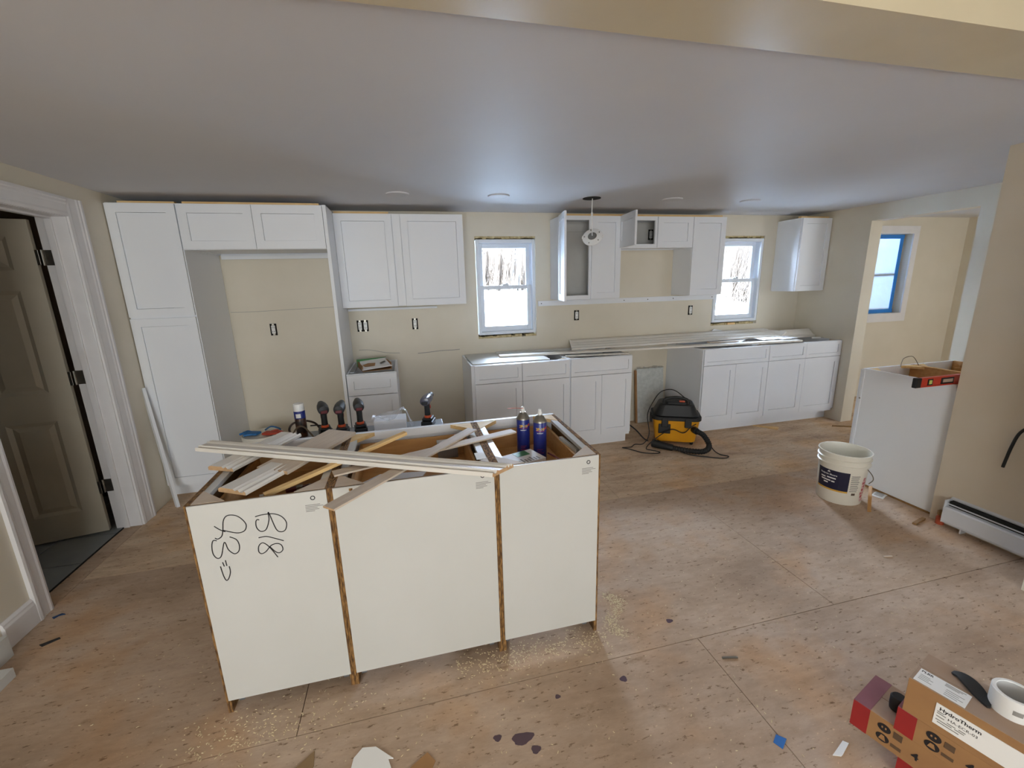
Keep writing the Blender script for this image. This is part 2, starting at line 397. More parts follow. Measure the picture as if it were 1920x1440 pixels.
# ---------------------------------------------------------------- windows
def window(name, x0, x1, z0, z1, label):
    o = thing(name, None, None, (x0, 0, z0), kind='structure'); o['label'] = label
    fx0, fx1, fz0, fz1 = x0+.010, x1-.010, z0+.035, z1-.028
    bm = B()
    for a in ((fx0, fx0+.028, fz0, fz1), (fx1-.028, fx1, fz0, fz1), (fx0+.028, fx1-.028, fz0, fz0+.03), (fx0+.028, fx1-.028, fz1-.035, fz1)):
        bx(bm, a[0], a[1], -.004, .12, a[2], a[3])
    obj('window_frame', bm, m_vinyl, o, bev=.003)
    zm = (fz0+fz1)/2-.005
    def sash(nm, za, zb, ya, yb, bot, top):
        bm = B(); a, b = fx0+.030, fx1-.030
        bx(bm, a, a+.042, ya, yb, za, zb); bx(bm, b-.042, b, ya, yb, za, zb); bx(bm, a+.042, b-.042, ya, yb, za, za+bot); bx(bm, a+.042, b-.042, ya, yb, zb-top, zb)
        s = obj(nm, bm, m_vinyl, o, bev=.003)
        obj('pane', box(a+.040, b-.040, (ya+yb)/2-.002, (ya+yb)/2+.002, za+bot-.002, zb-top+.002), m_glass, s)
        return s
    sash('sash', zm-.005, fz1-.035, .075, .105, .03, .042)
    s = sash('sash', fz0+.03, zm+.028, .038, .068, .05, .036)
    bm = B(); bx(bm, (x0+x1)/2-.03, (x0+x1)/2+.03, .030, .052, zm+.028, zm+.042); bx(bm, (x0+x1)/2-.004, (x0+x1)/2+.022, .024, .044, zm+.042, zm+.05)
    obj('sash_lock', bm, m_vinyl, s, bev=.003)
    # unsealed gaps of the rough opening, foam and shims
    bm = B(); n = 16
    for i in range(n):
        a = x0+(x1-x0)*i/n; h = random.uniform(.012, .028)
        if random.random() < .95: bx(bm, a, a+(x1-x0)/n+.001, .004+random.uniform(0, .012), .10, z0, z0+h)
        if random.random() < .85: bx(bm, a, a+(x1-x0)/n+.001, .006+random.uniform(0, .012), .10, z1-random.uniform(.012, .027), z1)
    obj('foam_filler', bm, m_foam, o, label='yellowed foam in the rough opening')
    obj('rough_sill', box(x0, x1, .10, .14, z0-.0, z0+.034), m_dark, o); obj('rough_header', box(x0, x1, .10, .14, z1-.03, z1), m_dark, o)
    return o
wn1 = window('window_1', *w1, 'double hung white vinyl window over the sink base, untrimmed')
wn2 = window('window_2', *w2, 'double hung white vinyl window beside the small corner cabinet')
obj('shim', box(5.50, 5.60, -.004, .09, 1.044, 1.066), m_pine, wn2, label='raw wood shim under the frame')
o = thing('window_3', None, None, (7.46, 0, 1.075), kind='structure'); o['label'] = 'narrow hall window sealed with plastic film and blue tape'
bm = B(); x0, x1, z0, z1 = w3
for a in ((x0, x0+.05, z0, z1), (x1-.05, x1, z0, z1), (x0, x1, z0, z0+.05), (x0, x1, z1-.045, z1), (x0, x1, 1.535, 1.565)): bx(bm, a[0], a[1], .095, .135, a[2], a[3])
obj('window_frame', bm, m_vinyl, o)
obj('pane', box(x0+.03, x1-.03, .112, .116, z0+.03, z1-.03), m_glass, o)
obj('plastic_film', box(x0+.01, x1-.01, .085, .0855, z0+.01, z1-.005), m_film, o, label='translucent plastic film')
for a in ((x0, x1-.012, .078, .084, z0, z0+.045), (x0, x1-.012, .078, .084, z1-.05, z1-.004), (x1-.07, x1-.022, .077, .083, z0+.02, z1-.02)):
    obj('masking_tape', box(*a), m_bluetape, o, label='blue masking tape strip')
bm = B()
for a in ((x0-.09, x0-.005, z0-.105, z1+.09), (x1+.0, x1+.085, z0-.105, z1+.09), (x0-.005, x1, z1, z1+.09), (x0-.005, x1, z0-.105, z0)): bx(bm, a[0], a[1], -.018, -.0, a[2], a[3])
struct('trim_2', bm, m_trim, label='flat white casing around the taped hall window')

# ---------------------------------------------------------------- door and trim of the left wall
def casing(y0, y1, z0, z1, vertical, inner):
    """stepped casing on the left wall; inner = +1 when the thin edge is at the high end"""
    bm = B(); prof = [(0, 0), (1, 0), (1, .019), (.86, .021), (.80, .016), (.70, .017), (.62, .013), (.25, .011), (.14, .014), (.0, .011)]
    if vertical:
        w = y1-y0; f = (lambda t: y0+t*w) if inner < 0 else (lambda t: y1-t*w)
        poly = [(f(t), d) for t, d in prof]; extrude(bm, poly, (0, 0, z0), (0, 1, 0), (1, 0, 0), (0, 0, z1-z0))
    else:
        h = z1-z0; poly = [(z0+t*h, d) for t, d in prof]; extrude(bm, poly, (0, y0, 0), (0, 0, 1), (1, 0, 0), (0, y1-y0, 0))
    return bm
t3 = thing('trim_3', None, None, (0, -1.4, 0), kind='structure'); t3['label'] = 'white moulded casing around the panelled door'
obj('casing_leg', casing(-.995, -.862, 0, 2.142, True, -1), m_trim, t3)
obj('casing_leg', casing(-1.915, -1.822, 0, 2.142, True, 1), m_trim, t3)
obj('casing_head', casing(-1.822, -.995, 2.035, 2.142, False, 1), m_trim, t3)
bm = B(); bx(bm, -.152, -.0005, -1.003, -.9855, 0, 2.049); bx(bm, -.152, -.0005, -1.8295, -1.812, 0, 2.049); bx(bm, -.152, -.0005, -1.812, -1.003, 2.032, 2.049)
bx(bm, -.105, -.070, -1.015, -1.0028, 0, 2.02); bx(bm, -.105, -.070, -1.8122, -1.800, 0, 2.02); bx(bm, -.105, -.070, -1.812, -1.003, 2.02, 2.0322)
obj('jamb', bm, m_trim, t3, bev=.0015)
# six-panel door swung open into the room beyond
dr = thing('door_1', None, None, (-.178, -1.020, 0), rotz=R(180+12), kind='structure'); dr['label'] = 'six panel interior door standing open, in shadow'
def six_panel(bm, w=.76, h=2.0, t=.035, z0=.012):
    xs = [0, .105, .34, .42, .655, w]; zs = [0, .175, .80, .98, 1.60, 1.715, 1.905, h]
    pan = []
    for i in range(5):
        for k in range(7):
            if i in (1, 3) and k in (1, 3, 5): pan.append((xs[i], xs[i+1], zs[k]+z0, zs[k+1]+z0)); continue
            bx(bm, xs[i], xs[i+1], -t/2, t/2, zs[k]+z0, zs[k+1]+z0)
    return pan
bm = B(); pans = six_panel(bm); bmesh.ops.remove_doubles(bm, verts=bm.verts, dist=1e-5)
obj('door_leaf', bm, m_door, dr, local=True)
for (a, b, c, d) in pans:
    bm = B()
    for s in (-1, 1):
        q = [(a, c), (b, c), (b, d), (a, d)]; i1 = .022; i2 = .05
        L0 = [bm.verts.new((x, s*.0175, z)) for x, z in q]
        L1 = [bm.verts.new((x+(i1 if x == a else -i1), s*.006, z+(i1 if z == c else -i1))) for x, z in q]
        L2 = [bm.verts.new((x+(i2 if x == a else -i2), s*.014, z+(i2 if z == c else -i2))) for x, z in q]
        for P_, Q_ in ((L0, L1), (L1, L2)):
            for i in range(4): bm.faces.new((P_[i], P_[(i+1) % 4], Q_[(i+1) % 4], Q_[i]))
        bm.faces.new(L2)
    obj('door_panel', bm, m_door, dr, local=True)
for z in (1.80, 1.07, .325):
    bm = B(); cyl(bm, (-.156, -1.012, z-.045), (-.156, -1.012, z+.045), .006, n=10); bx(bm, -.152, -.106, -1.006, -1.0025, z-.044, z+.044); bx(bm, -.200, -.158, -1.0365, -1.0345, z-.044, z+.044)
    obj('hinge', bm, m_hinge, dr, bev=.001, label='brushed nickel butt hinge')
bm = B(); extrude(bm, [(0, 0), (.0, .016), (.10, .016), (.112, .012), (.120, .012), (.132, .004), (.132, 0)], (0, -1.916, 0), (0, 0, 1), (1, 0, 0), (0, -.17, 0))
struct('baseboard_left', bm, m_trim)

# ---------------------------------------------------------------- cabinets
def shaker(parent, name, x0, x1, z0, z1, y, t=.019, st=.057, local=False, m_=None):
    """door or drawer front in the xz plane, its back at y, facing -y"""
    m_ = m_ or m_cab
    bm = B(); yf = y-t
    bx(bm, x0, x0+st, yf, y, z0, z1); bx(bm, x1-st, x1, yf, y, z0, z1); bx(bm, x0+st, x1-st, yf, y, z0, z0+st); bx(bm, x0+st, x1-st, yf, y, z1-st, z1)
    d = obj(name, bm, m_, parent, local=local)
    obj('panel', box(x0+st+.0016, x1-st-.0016, yf+.0085, y-.002, z0+st+.0016, z1-st-.0016), m_, d, local=local)
    return d
def carcass(bm, x0, x1, yb, yf, z0, z1, t=.016, back=True, top=True, bottom=True):
    yf += .0195
    bx(bm, x0, x0+t, yf, yb, z0, z1); bx(bm, x1-t, x1, yf, yb, z0, z1)
    if bottom: bx(bm, x0+t, x1-t, yf, yb, z0+.012, z0+.012+t)
    if top: bx(bm, x0+t, x1-t, yf, yb, z1-t, z1)
    if back: bx(bm, x0+t, x1-t, yb-.008, yb, z0, z1)
    return bm
def faceframe(parent, x0, x1, yf, z0, z1, mids=(), w=.038):
    bm = B(); y0 = yf-.0; y1 = yf+.019
    bx(bm, x0, x0+w, y0, y1, z0, z1); bx(bm, x1-w, x1, y0, y1, z0, z1); bx(bm, x0+w, x1-w, y0, y1, z0, z0+w); bx(bm, x0+w, x1-w, y0, y1, z1-w, z1)
    for a in mids:
        if a[0] == 'h': bx(bm, x0+w, x1-w, y0, y1, a[1]-w/2, a[1]+w/2)
        else: bx(bm, a[1]-w/2, a[1]+w/2, y0, y1, a[2], a[3])
    return obj('face_frame', bm, m_cab, parent)
G = .003
YB = -.61
# tall pantry
c = thing('pantry_cabinet', 'tall white pantry cabinet with two stacked doors beside the door casing', 'cabinet', (.21, -.3, 0))
bm = carcass(B(), .004, .419, -.004, YB, .10, 2.178); obj('body', bm, m_cab, c)
obj('toe_kick', box(.004, .419, YB+.07, YB+.085, 0, .1), m_cab, c); faceframe(c, .004, .419, YB-.0, .1, 2.178, [('h', 1.405)])
shaker(c, 'door', .006, .415, .118, 1.400, YB); shaker(c, 'door', .006, .415, 1.412, 2.172, YB)
# cabinet over the fridge recess
c = thing('fridge_top_cabinet', 'white two door cabinet bridging above the fridge recess', 'cabinet', (.89, -.3, 1.868))
obj('body', carcass(B(), .421, 1.366, -.004, YB, 1.868, 2.178), m_cab, c); faceframe(c, .421, 1.366, YB, 1.868, 2.178)
shaker(c, 'door', .423, .890, 1.871, 2.172, YB); shaker(c, 'door', .893, 1.364, 1.871, 2.172, YB)
obj('nailer', box(.44, 1.35, -.03, -.012, 1.835, 1.868), m_cab, c)
single('fridge_end_panel', box(1.368, 1.392, YB-.02, -.003, 0, 2.178), m_cab, 'full height white end panel closing the fridge recess', 'panel', (1.38, -.3, 0), bev=.001)
# uppers
YU = -.305; ZA, ZB = 1.407, 2.169
c = thing('wall_cabinet', 'white single door wall cabinet against the fridge end panel', 'cabinet', (1.62, -.15, ZA))
obj('body', carcass(B(), 1.394, 1.852, -.003, YU, ZA, ZB), m_cab, c); faceframe(c, 1.394, 1.852, YU, ZA, ZB)
shaker(c, 'door', 1.394, 1.849, ZA+.002, ZB-.003, YU)
single('filler_strip', box(1.853, 1.919, YU-.012, YU+.01, ZA+.004, ZB-.002), m_cab, 'narrow white filler strip between two wall cabinets', 'filler', (1.886, YU, ZA))
c = thing('wall_cabinet', 'wide white single door wall cabinet next to the first window', 'cabinet', (2.18, -.15, ZA))
obj('body', carcass(B(), 1.920, 2.448, -.003, YU, ZA, ZB), m_cab, c); faceframe(c, 1.920, 2.448, YU, ZA, ZB)
shaker(c, 'door', 1.922, 2.446, ZA+.002, ZB-.003, YU)
single('wood_scrap', box(1.40, 2.2, -.06, -.02, 1.366, 1.385), m_cab, 'white hanging rail below the two wall cabinets near the fridge', 'rail', (1.8, -.04, 1.366))
# double cabinet with one door open
c = thing('wall_cabinet', 'white two door wall cabinet standing with one door open', 'cabinet', (3.65, -.15, ZA))
obj('body', carcass(B(), 3.353, 3.960, -.003, YU, ZA, ZB), [m_cab], c); faceframe(c, 3.353, 3.960, YU, ZA, ZB, [('v', 3.656, ZA+.038, ZB-.038)])
obj('interior', box(3.370, 3.943, -.014, -.0125, ZA+.03, ZB-.018), m_cabin, c)
for za_, zb_ in ((ZA+.05, ZA+.11), (ZB-.11, ZB-.04)): obj('hanging_rail', box(3.37, 3.943, -.030, -.0145, za_, zb_), m_cabin, c)
shaker(c, 'door', 3.658, 3.958, ZA+.002, ZB-.003, YU)
def open_door(parent, hx, y, w, z0, z1, ang):
    """a door hinged at x = hx, swung out by ang from the closed position"""
    h = bpy.data.objects.new('tmp', None)
    M = Matrix.Translation((hx, y, 0)) @ Matrix.Rotation(-ang, 4, 'Z')
    st = .057; bm = B(); t = .019
    bx(bm, 0, st, -t, 0, z0, z1); bx(bm, w-st, w, -t, 0, z0, z1); bx(bm, st, w-st, -t, 0, z0, z0+st); bx(bm, st, w-st, -t, 0, z1-st, z1)
    bm.transform(M); d = obj('door', bm, m_cab, parent)
    bm = box(st+.0016, w-st-.0016, -t+.0085, -.004, z0+st+.0016, z1-st-.0016); bm.transform(M); obj('panel', bm, m_cab, d)
    bpy.data.objects.remove(h)
open_door(c, 3.350, YU-.001, .300, ZA+.002, ZB-.003, R(100))
# short cabinet over the range, one door open
ZM = 1.876
c = thing('wall_cabinet', 'short white cabinet over the range gap with its small door ajar', 'cabinet', (4.35, -.15, ZM))
obj('body', carcass(B(), 3.962, 4.738, -.003, YU, ZM, ZB), m_cab, c); faceframe(c, 3.962, 4.738, YU, ZM, ZB, [('v', 4.346, ZM+.038, ZB-.038)])
obj('interior', box(3.98, 4.72, -.014, -.0125, ZM+.03, ZB-.018), m_cabin, c)
shaker(c, 'door', 4.348, 4.736, ZM+.002, ZB-.003, YU); open_door(c, 3.964, YU-.001, .380, ZM+.002, ZB-.003, R(97))
c = thing('wall_cabinet', 'tall narrow white wall cabinet overlapping the edge of the second window', 'cabinet', (4.93, -.15, ZA))
obj('body', carcass(B(), 4.740, 5.117, -.003, YU, ZA, ZB), m_cab, c); faceframe(c, 4.740, 5.117, YU, ZA, ZB)
shaker(c, 'door', 4.742, 5.115, ZA+.002, ZB-.003, YU)
c = thing('wall_cabinet', 'small white corner wall cabinet hung against the partition wall', 'cabinet', (6.25, -.15, ZA))
obj('body', carcass(B(), 6.050, 6.440, -.003, YU, ZA, ZB), m_cab, c); faceframe(c, 6.050, 6.440, YU, ZA, ZB)
shaker(c, 'door', 6.057, 6.436, ZA+.002, ZB-.003, YU)
rl = single('ledger_rail', box(3.219, 5.279, -.020, -.001, 1.342, 1.393), m_cab, 'long white ledger rail screwed to the wall below the wall cabinets', 'rail', (4.25, -.01, 1.342), bev=.001)
for x in (3.25, 4.17, 4.45, 4.76, 5.25): cyl(bm := B(), (x, -.0205, 1.368), (x, -.0235, 1.368), .005, n=8); obj('screw', bm, m_dark, rl)
# raw wood nailing strips on the cabinet tops
for i, (a, b, y, z, l) in enumerate(((.06, .40, -.56, 2.178, 'raw wood strip on top of the tall pantry'), (.45, 1.34, -.57, 2.178, 'raw wood strip on top of the fridge cabinet'),
    (1.40, 1.83, -.27, ZB, 'raw wood strip on top of the wall cabinet by the fridge panel'), (3.37, 5.09, -.27, ZB, 'long raw wood strip running over the cabinets between the windows'), (6.06, 6.43, -.27, ZB, 'raw wood strip on top of the corner wall cabinet'))):
    single('nailing_strip', box(a, b, y-.018, y+.018, z, z+.017), m_pine, l, 'wood strip', ((a+b)/2, y, z), 'nailing strips on cabinet tops')
single('nailing_strip', box(1.95, 2.42, -.08, -.02, ZB, ZB+.017), m_pine, 'short raw wood strip on the cabinet next to the first window', 'wood strip', (2.2, -.05, ZB), 'nailing strips on cabinet tops')

# base cabinets (facing the camera)
ZT = .888
def base(name, x0, x1, label, drawers, doors, open_top=True, y=YB, zsplit=.7205, ztop=.885, inner=None):
    c = thing(name, label, 'cabinet', ((x0+x1)/2, -.3, 0))
    bm = B(); t = .016
    ys_ = y+.0195; bx(bm, x0, x0+t, ys_, -.004, .1, ZT); bx(bm, x1-t, x1, ys_, -.004, .1, ZT); bx(bm, x0+t, x1-t, ys_, -.004, .1, .118); bx(bm, x0+t, x1-t, -.014, -.004, .1, ZT)
    bx(bm, x0+t, x1-t, -.10, -.014, ZT-.016, ZT)
    obj('body', bm, [m_cab], c); faceframe(c, x0, x1, y, .1, ZT)
    obj('interior', box(x0+t, x1-t, y+.03, -.02, .66, .67), m_plydk, c, label='brown plywood inside')
    obj('toe_kick', box(x0, x1, y+.07, y+.085, 0, .1), m_cab, c)
    for a, b in drawers: shaker(c, 'drawer', a, b, zsplit+.003, ztop, y, st=.036 if b-a > .2 else .036)
    for a, b in doors: shaker(c, 'door', a, b, .130, zsplit-.002, y)
    for sx in (x0+t, x1-t):
        for yy in (y+.02, -.014):
            s = 1 if sx < (x0+x1)/2 else -1; q = -1 if yy > -.3 else 1
            extrude(bm := B(), [(0, 0), (s*.1, 0), (0, q*.1)], (sx, yy, ZT-.018), (1, 0, 0), (0, 1, 0), (0, 0, .016)); obj('corner_block', bm, m_wood, c)
    return c
c = thing('drawer_base_cabinet', 'narrow white three drawer base cabinet beside the fridge end panel', 'cabinet', (1.6, -.3, 0))
bm = B(); x0, x1 = 1.396, 1.792
bx(bm, x0, x0+.016, YB+.0195, -.004, .1, ZT); bx(bm, x1-.016, x1, YB+.0195, -.004, .1, ZT); bx(bm, x0+.016, x1-.016, -.014, -.004, .1, ZT); bx(bm, x0+.016, x1-.016, YB+.0195, -.004, .1, .118); obj('body', bm, m_cab, c)
faceframe(c, x0, x1, YB, .1, ZT); obj('interior', box(x0+.016, x1-.016, YB+.02, -.014, .70, .71), m_plydk, c, label='brown plywood inside')
obj('toe_kick', box(x0, x1, YB+.07, YB+.085, 0, .1), m_cab, c)
for a, b in ((.712, .882), (.424, .706), (.13, .418)): shaker(c, 'drawer', x0+.004, x1-.004, a, b, YB, st=.05)
base('base_cabinet', 2.419, 3.328, 'white two drawer base cabinet under the first window', ((2.447, 2.871), (2.875, 3.322)), ((2.447, 2.871), (2.875, 3.322)))
base('base_cabinet', 3.331, 3.956, 'white base cabinet with one drawer beside the range gap', ((3.336, 3.952),), ((3.336, 3.643), (3.646, 3.952)))
base('base_cabinet', 4.735, 5.510, 'white one drawer base cabinet behind the yellow vacuum', ((4.742, 5.508),), ((4.742, 5.117), (5.120, 5.508)))
base('base_cabinet', 5.512, 6.443, 'white two drawer base cabinet in the corner under the second window', ((5.515, 5.978), (5.981, 6.440)), ((5.515, 5.978), (5.981, 6.440)))

# ---------------------------------------------------------------- island: three base cabinets, backs to the camera
YN, YF, ZI = -2.703, -2.093, .876
def island(x0, x1, label):
    c = thing('island_base_cabinet', label, 'cabinet', ((x0+x1)/2, (YN+YF)/2, 0)); t = .0155
    for s, a in ((0, x0), (1, x1-t)):
        bm = B(); extrude(bm, [(YN+.002, 0), (YF-.075, 0), (YF-.075, .1), (YF-.019, .1), (YF-.019, ZI), (YN+.002, ZI)], (a, 0, 0), (0, 1, 0), (0, 0, 1), (t, 0, 0)); obj('side_panel', bm, m_osb, c)
        xi = a+t if s == 0 else a-.001
        obj('side_lining', box(xi, xi+.001, YN+.012, YF-.03, .1, ZI-.001), m_plydk, c)
    obj('back_panel', box(x0+.0105, x1-.0105, YN-.004, YN+.002, .061, ZI-.001), m_mel, c, label='plain white back panel')
    obj('back_rail', box(x0+t, x1-t, YN+.004, YN+.014, .1, ZI-.004), m_plydk, c)
    obj('front_rail', box(x0, x1, YF-.019, YF, .1, .135), m_cab, c)
    bm = B(); bx(bm, x0, x1, YF-.019, YF, ZI-.040, ZI); bx(bm, x0, x0+.038, YF-.019, YF, .135, ZI-.04); bx(bm, x1-.038, x1, YF-.019, YF, .135, ZI-.04); obj('face_frame', bm, m_cab, c, bev=.0015)
    obj('drawer_front', box(x0+.008, x1-.008, YF, YF+.019, .715, ZI-.005), m_cab, c)
    obj('toe_kick', box(x0+t, x1-t, YF-.09, YF-.076, 0, .1), m_cab, c)
    # drawer box, its runners and the white nailing strips along both sides
    bm = B(); a, b = x0+.05, x1-.05
    bx(bm, a, b, YN+.09, YF-.03, .716, .724); bx(bm, a, a+.012, YN+.09, YF-.03, .716, .825); bx(bm, b-.012, b, YN+.09, YF-.03, .716, .825); bx(bm, a+.012, b-.012, YF-.043, YF-.03, .716, .825); bx(bm, a+.012, b-.012, YN+.09, YN+.102, .716, .825)
    obj('drawer_box', bm, m_ply, c, label='birch plywood drawer box')
    for s in (0, 1):
        e = x0+t if s == 0 else x1-t-.030
        obj('side_rail', box(e, e+.030, YN+.03, YF-.045, ZI-.02, ZI-.004), m_mel, c)
    for sx, s in ((x0+t, 1), (x1-t, -1)):
        for yy, q in ((YN+.014, 1), (YF-.019, -1)):
            bm = B(); extrude(bm, [(0, 0), (s*.105, 0), (s*.085, q*.02), (s*.02, q*.085), (0, q*.105)], (sx, yy, ZI-.02), (1, 0, 0), (0, 1, 0), (0, 0, .0185)); obj('corner_block', bm, m_wood if q > 0 else m_pine, c)
    for k in (0, 1):
        xx = x0+.02 if k == 0 else x1-.05
        obj('foot_cleat', box(xx, xx+.02, YN+.05, YN+.07, 0, .1), m_grey, c)
    # a small printed sticker area at the top corner of the back
    bm = B(); sx = x1-.085
    for i in range(5): bx(bm, sx, sx+(.05, .06, .04, .045, .03)[i], YN-.0046, YN-.004, .822-i*.006, .8245-i*.006)
    obj('printed_lines', bm, m_greyink, c)
    bm = B(); lathe(bm, [(.0085, 0), (.0085, .0008), (.0055, .0008), (.0055, 0)], (sx+.028, YN-.0042, .850), 18, False, False, axis=(0, -1, 0)); obj('printed_ring', bm, m_ink, c)
    return c
ia = island(1.125, 1.5875, 'island base cabinet with handwriting scrawled on its white back')
ib = island(1.5885, 2.2065, 'wide island base cabinet in the middle of the row, plain white back')
ic = island(2.2075, 2.653, 'island base cabinet holding two blue aerosol cans')
PEN = {"a": [[1.207, .792], [1.22, .778], [1.233, .768], [1.238, .766]], "b": [[1.232, .772], [1.272, .755], [1.296, .759], [1.305, .779], [1.298, .8], [1.282, .819], [1.262, .826], [1.247, .822], [1.237, .805], [1.231, .773], [1.224, .751], [1.211, .742], [1.202, .747]],
 "c": [[1.206, .736], [1.195, .738], [1.188, .718], [1.187, .687], [1.197, .668], [1.211, .676], [1.228, .726], [1.236, .695], [1.252, .676], [1.267, .684], [1.272, .707], [1.266, .73], [1.247, .744]], "d": [[1.21, .65], [1.213, .632]], "e": [[1.22, .656], [1.221, .633]],
 "f": [[1.201, .635], [1.205, .594], [1.211, .576], [1.22, .584], [1.228, .607], [1.228, .63]], "g": [[1.337, .807], [1.362, .811], [1.395, .809], [1.42, .795], [1.433, .769], [1.427, .742], [1.412, .735], [1.397, .748], [1.384, .807], [1.38, .816], [1.379, .788], [1.365, .753], [1.347, .748], [1.336, .765], [1.337, .788], [1.343, .795], [1.348, .792]],
 "h": [[1.336, .724], [1.361, .725], [1.387, .713], [1.415, .698]], "i": [[1.387, .636], [1.37, .673], [1.356, .695], [1.344, .702], [1.332, .691], [1.329, .67], [1.337, .66], [1.352, .666], [1.372, .687], [1.392, .691], [1.405, .682], [1.407, .663], [1.395, .653], [1.382, .66], [1.366, .684]]}
bm = B()
for k, s in PEN.items(): ribbon(bm, s, .0036, YN-.0046)
obj('handwriting', bm, m_ink, ia, label='black marker reading B18 and 93')
bm = B(); bx(bm, 1.655, 1.668, YN-.0046, YN-.004, .858, .868); bx(bm, 1.658, 1.664, YN-.0046, YN-.004, .85, .858); bx(bm, 1.682, 1.692, YN-.0046, YN-.004, .86, .868); obj('chipped_spot', bm, m_osb, ib)

# ---------------------------------------------------------------- boards lying across the island
PROF = {'flat': [(-.5, 0), (.5, 0), (.5, 1), (-.5, 1)],
        'crown': [(-.5, 0), (.5, 0), (.5, .55), (.47, .8), (.41, .45), (.33, .5), (.28, 1.0), (.20, .78), (-.12, .70), (-.20, 1.0), (-.24, .5), (-.29, .5), (-.32, 1.0), (-.36, .5), (-.41, .5), (-.45, .85), (-.5, .5)],
        'base': [(-.5, 0), (.5, 0), (.5, .5), (.45, .85), (.38, .45), (.28, .5), (.22, .95), (.12, .6), (.04, .98), (-.05, .95), (-.42, 1), (-.5, .7)]}
def plank(name, p0, p1, w, t, prof, m_, label, roll=0, miter0=0, miter1=0, group=None, cat='board'):
    p0 = Vector(p0); p1 = Vector(p1); d = (p1-p0).normalized(); side = d.cross(Vector((0, 0, 1))).normalized(); upv = side.cross(d)
    side, upv = side*math.cos(roll)+upv*math.sin(roll), upv*math.cos(roll)-side*math.sin(roll)
    bm = B(); pts = PROF[prof]; L0 = []; L1 = []
    for a, b in pts:
        off = side*(a*w)+upv*(b*t)
        L0.append(bm.verts.new(p0+off+d*(a*w*miter0))); L1.append(bm.verts.new(p1+off+d*(a*w*miter1)))
    n = len(pts); bm.faces.new(L0).material_index = 1; bm.faces.new(L1).material_index = 1
    for i in range(n): bm.faces.new((L0[i], L0[(i+1) % n], L1[(i+1) % n], L1[i]))
    # own axes so the grain runs along the board
    M = Matrix(((d.x, side.x, upv.x, p0.x), (d.y, side.y, upv.y, p0.y), (d.z, side.z, upv.z, p0.z), (0, 0, 0, 1)))
    bm.transform(M.inverted()); o = obj(name, bm, [m_, m_end if m_ is m_mould or m_ is m_wood else m_], None); o.matrix_world = M; WM[o.name] = M
    return tag(o, label, cat, group)
plank('wood_strip', (1.585, -2.585, ZI+.001), (2.372, -2.322, ZI+.001), .05, .007, 'flat', m_wood, 'thin pale wood strip reaching towards the aerosol cans', cat='wood strip')
plank('wood_strip', (1.615, -2.880, ZI+.0085), (2.180, -2.255, ZI+.0085), .052, .007, 'flat', m_wood, 'thin pale wood strip overhanging the front of the middle island cabinet', cat='wood strip')
plank('moulding_offcut', (1.135, -2.41, ZI+.001), (1.310, -2.040, ZI+.001), .118, .019, 'base', m_mould, 'short grooved moulding offcut at the pantry end of the island', cat='moulding')
plank('moulding_offcut', (1.255, -2.645, ZI+.001), (1.370, -2.445, ZI+.001), .125, .018, 'base', m_mould, 'white ogee baseboard offcut with a raw end grain face', cat='moulding')
plank('pale_board', (1.345, -2.49, ZI+.001), (1.565, -2.140, ZI+.020), .155, .014, 'flat', m_wood, 'broad pale board continuing from the baseboard offcut', cat='board')
plank('crown_moulding', (.978, -2.145, ZI+.0215), (2.214, -2.800, ZI+.0215), .098, .020, 'crown', m_mould, 'long white grooved moulding laid across all the island cabinets', miter0=.1, miter1=-.55, cat='moulding')
plank('pine_stick', (1.36, -2.655, .852), (1.865, -2.345, .928), .024, .014, 'flat', m_pine, 'golden raw pine stick slanting over the long white moulding', cat='stick')

# things in the island drawers
def aerosol(x, y, label):
    z0 = .7245
    t = thing('aerosol_can', label, 'spray can', (x, y, z0), group='blue aerosol cans'); r = .0325
    bm = B(); lathe(bm, [(r-.002, 0), (r, .003), (r, .196), (r-.002, .199)], (x, y, z0), 28); obj('can_body', bm, m_blue, t, smooth=40)
    bm = B(); lathe(bm, [(r+.001, .195), (r+.001, .2), (r-.004, .206), (r-.012, .222), (.014, .226), (.014, .231), (.011, .231)], (x, y, z0), 28); obj('dome', bm, m_steel, t, smooth=40)
    bm = B(); lathe(bm, [(.011, .229), (.010, .243), (.008, .245), (.0075, .257), (.005, .258)], (x, y, z0), 16); obj('spray_nozzle', bm, m_white, t, smooth=40)
    a0 = math.atan2(-4.25-y, 1.91-x)-.72
    T = textmesh('2P-10', .019, bold=True); wrap(T, (x, y), r+.0005, z0+.158, a0+.1); o = obj('brand_text', T, m_yellt, t)
    T = textmesh('activator', .0088, bold=True); wrap(T, (x, y), r+.0005, z0+.142, a0+.28); obj('caption_text', T, m_whitet, t)
    bm = B()
    for (za, zb, xa, xb) in ((.153, .1545, .004, .05),): 
        for i in range(8): bx(bm, xa+(xb-xa)*i/8, xa+(xb-xa)*(i+1)/8, za, zb, 0, .0004)
    wrap(bm, (x, y), r, z0, a0); obj('rule', bm, m_redt, t)
    bm = B()
    for k in range(6): bx(bm, .05+.0, .06, .162+k*.002, .164+k*.002, 0, .0005)
    wrap(bm, (x, y), r, z0, a0); obj('red_mark', bm, m_redt, t)
    bm = B()
    for k, w in ((0, .03), (1, .022), (2, .034)):
        for i in range(6): bx(bm, .01+w*i/6, .01+w*(i+1)/6-.001, .06-k*.009, .0615-k*.009, 0, .0004)
    wrap(bm, (x, y), r, z0, a0); obj('small_print', bm, m_redt, t)
    return t
ca = aerosol(2.436, -2.265, 'blue aerosol can with a thin red straw stuck in its nozzle')
aerosol(2.502, -2.335, 'blue aerosol can without a straw beside the printed box')
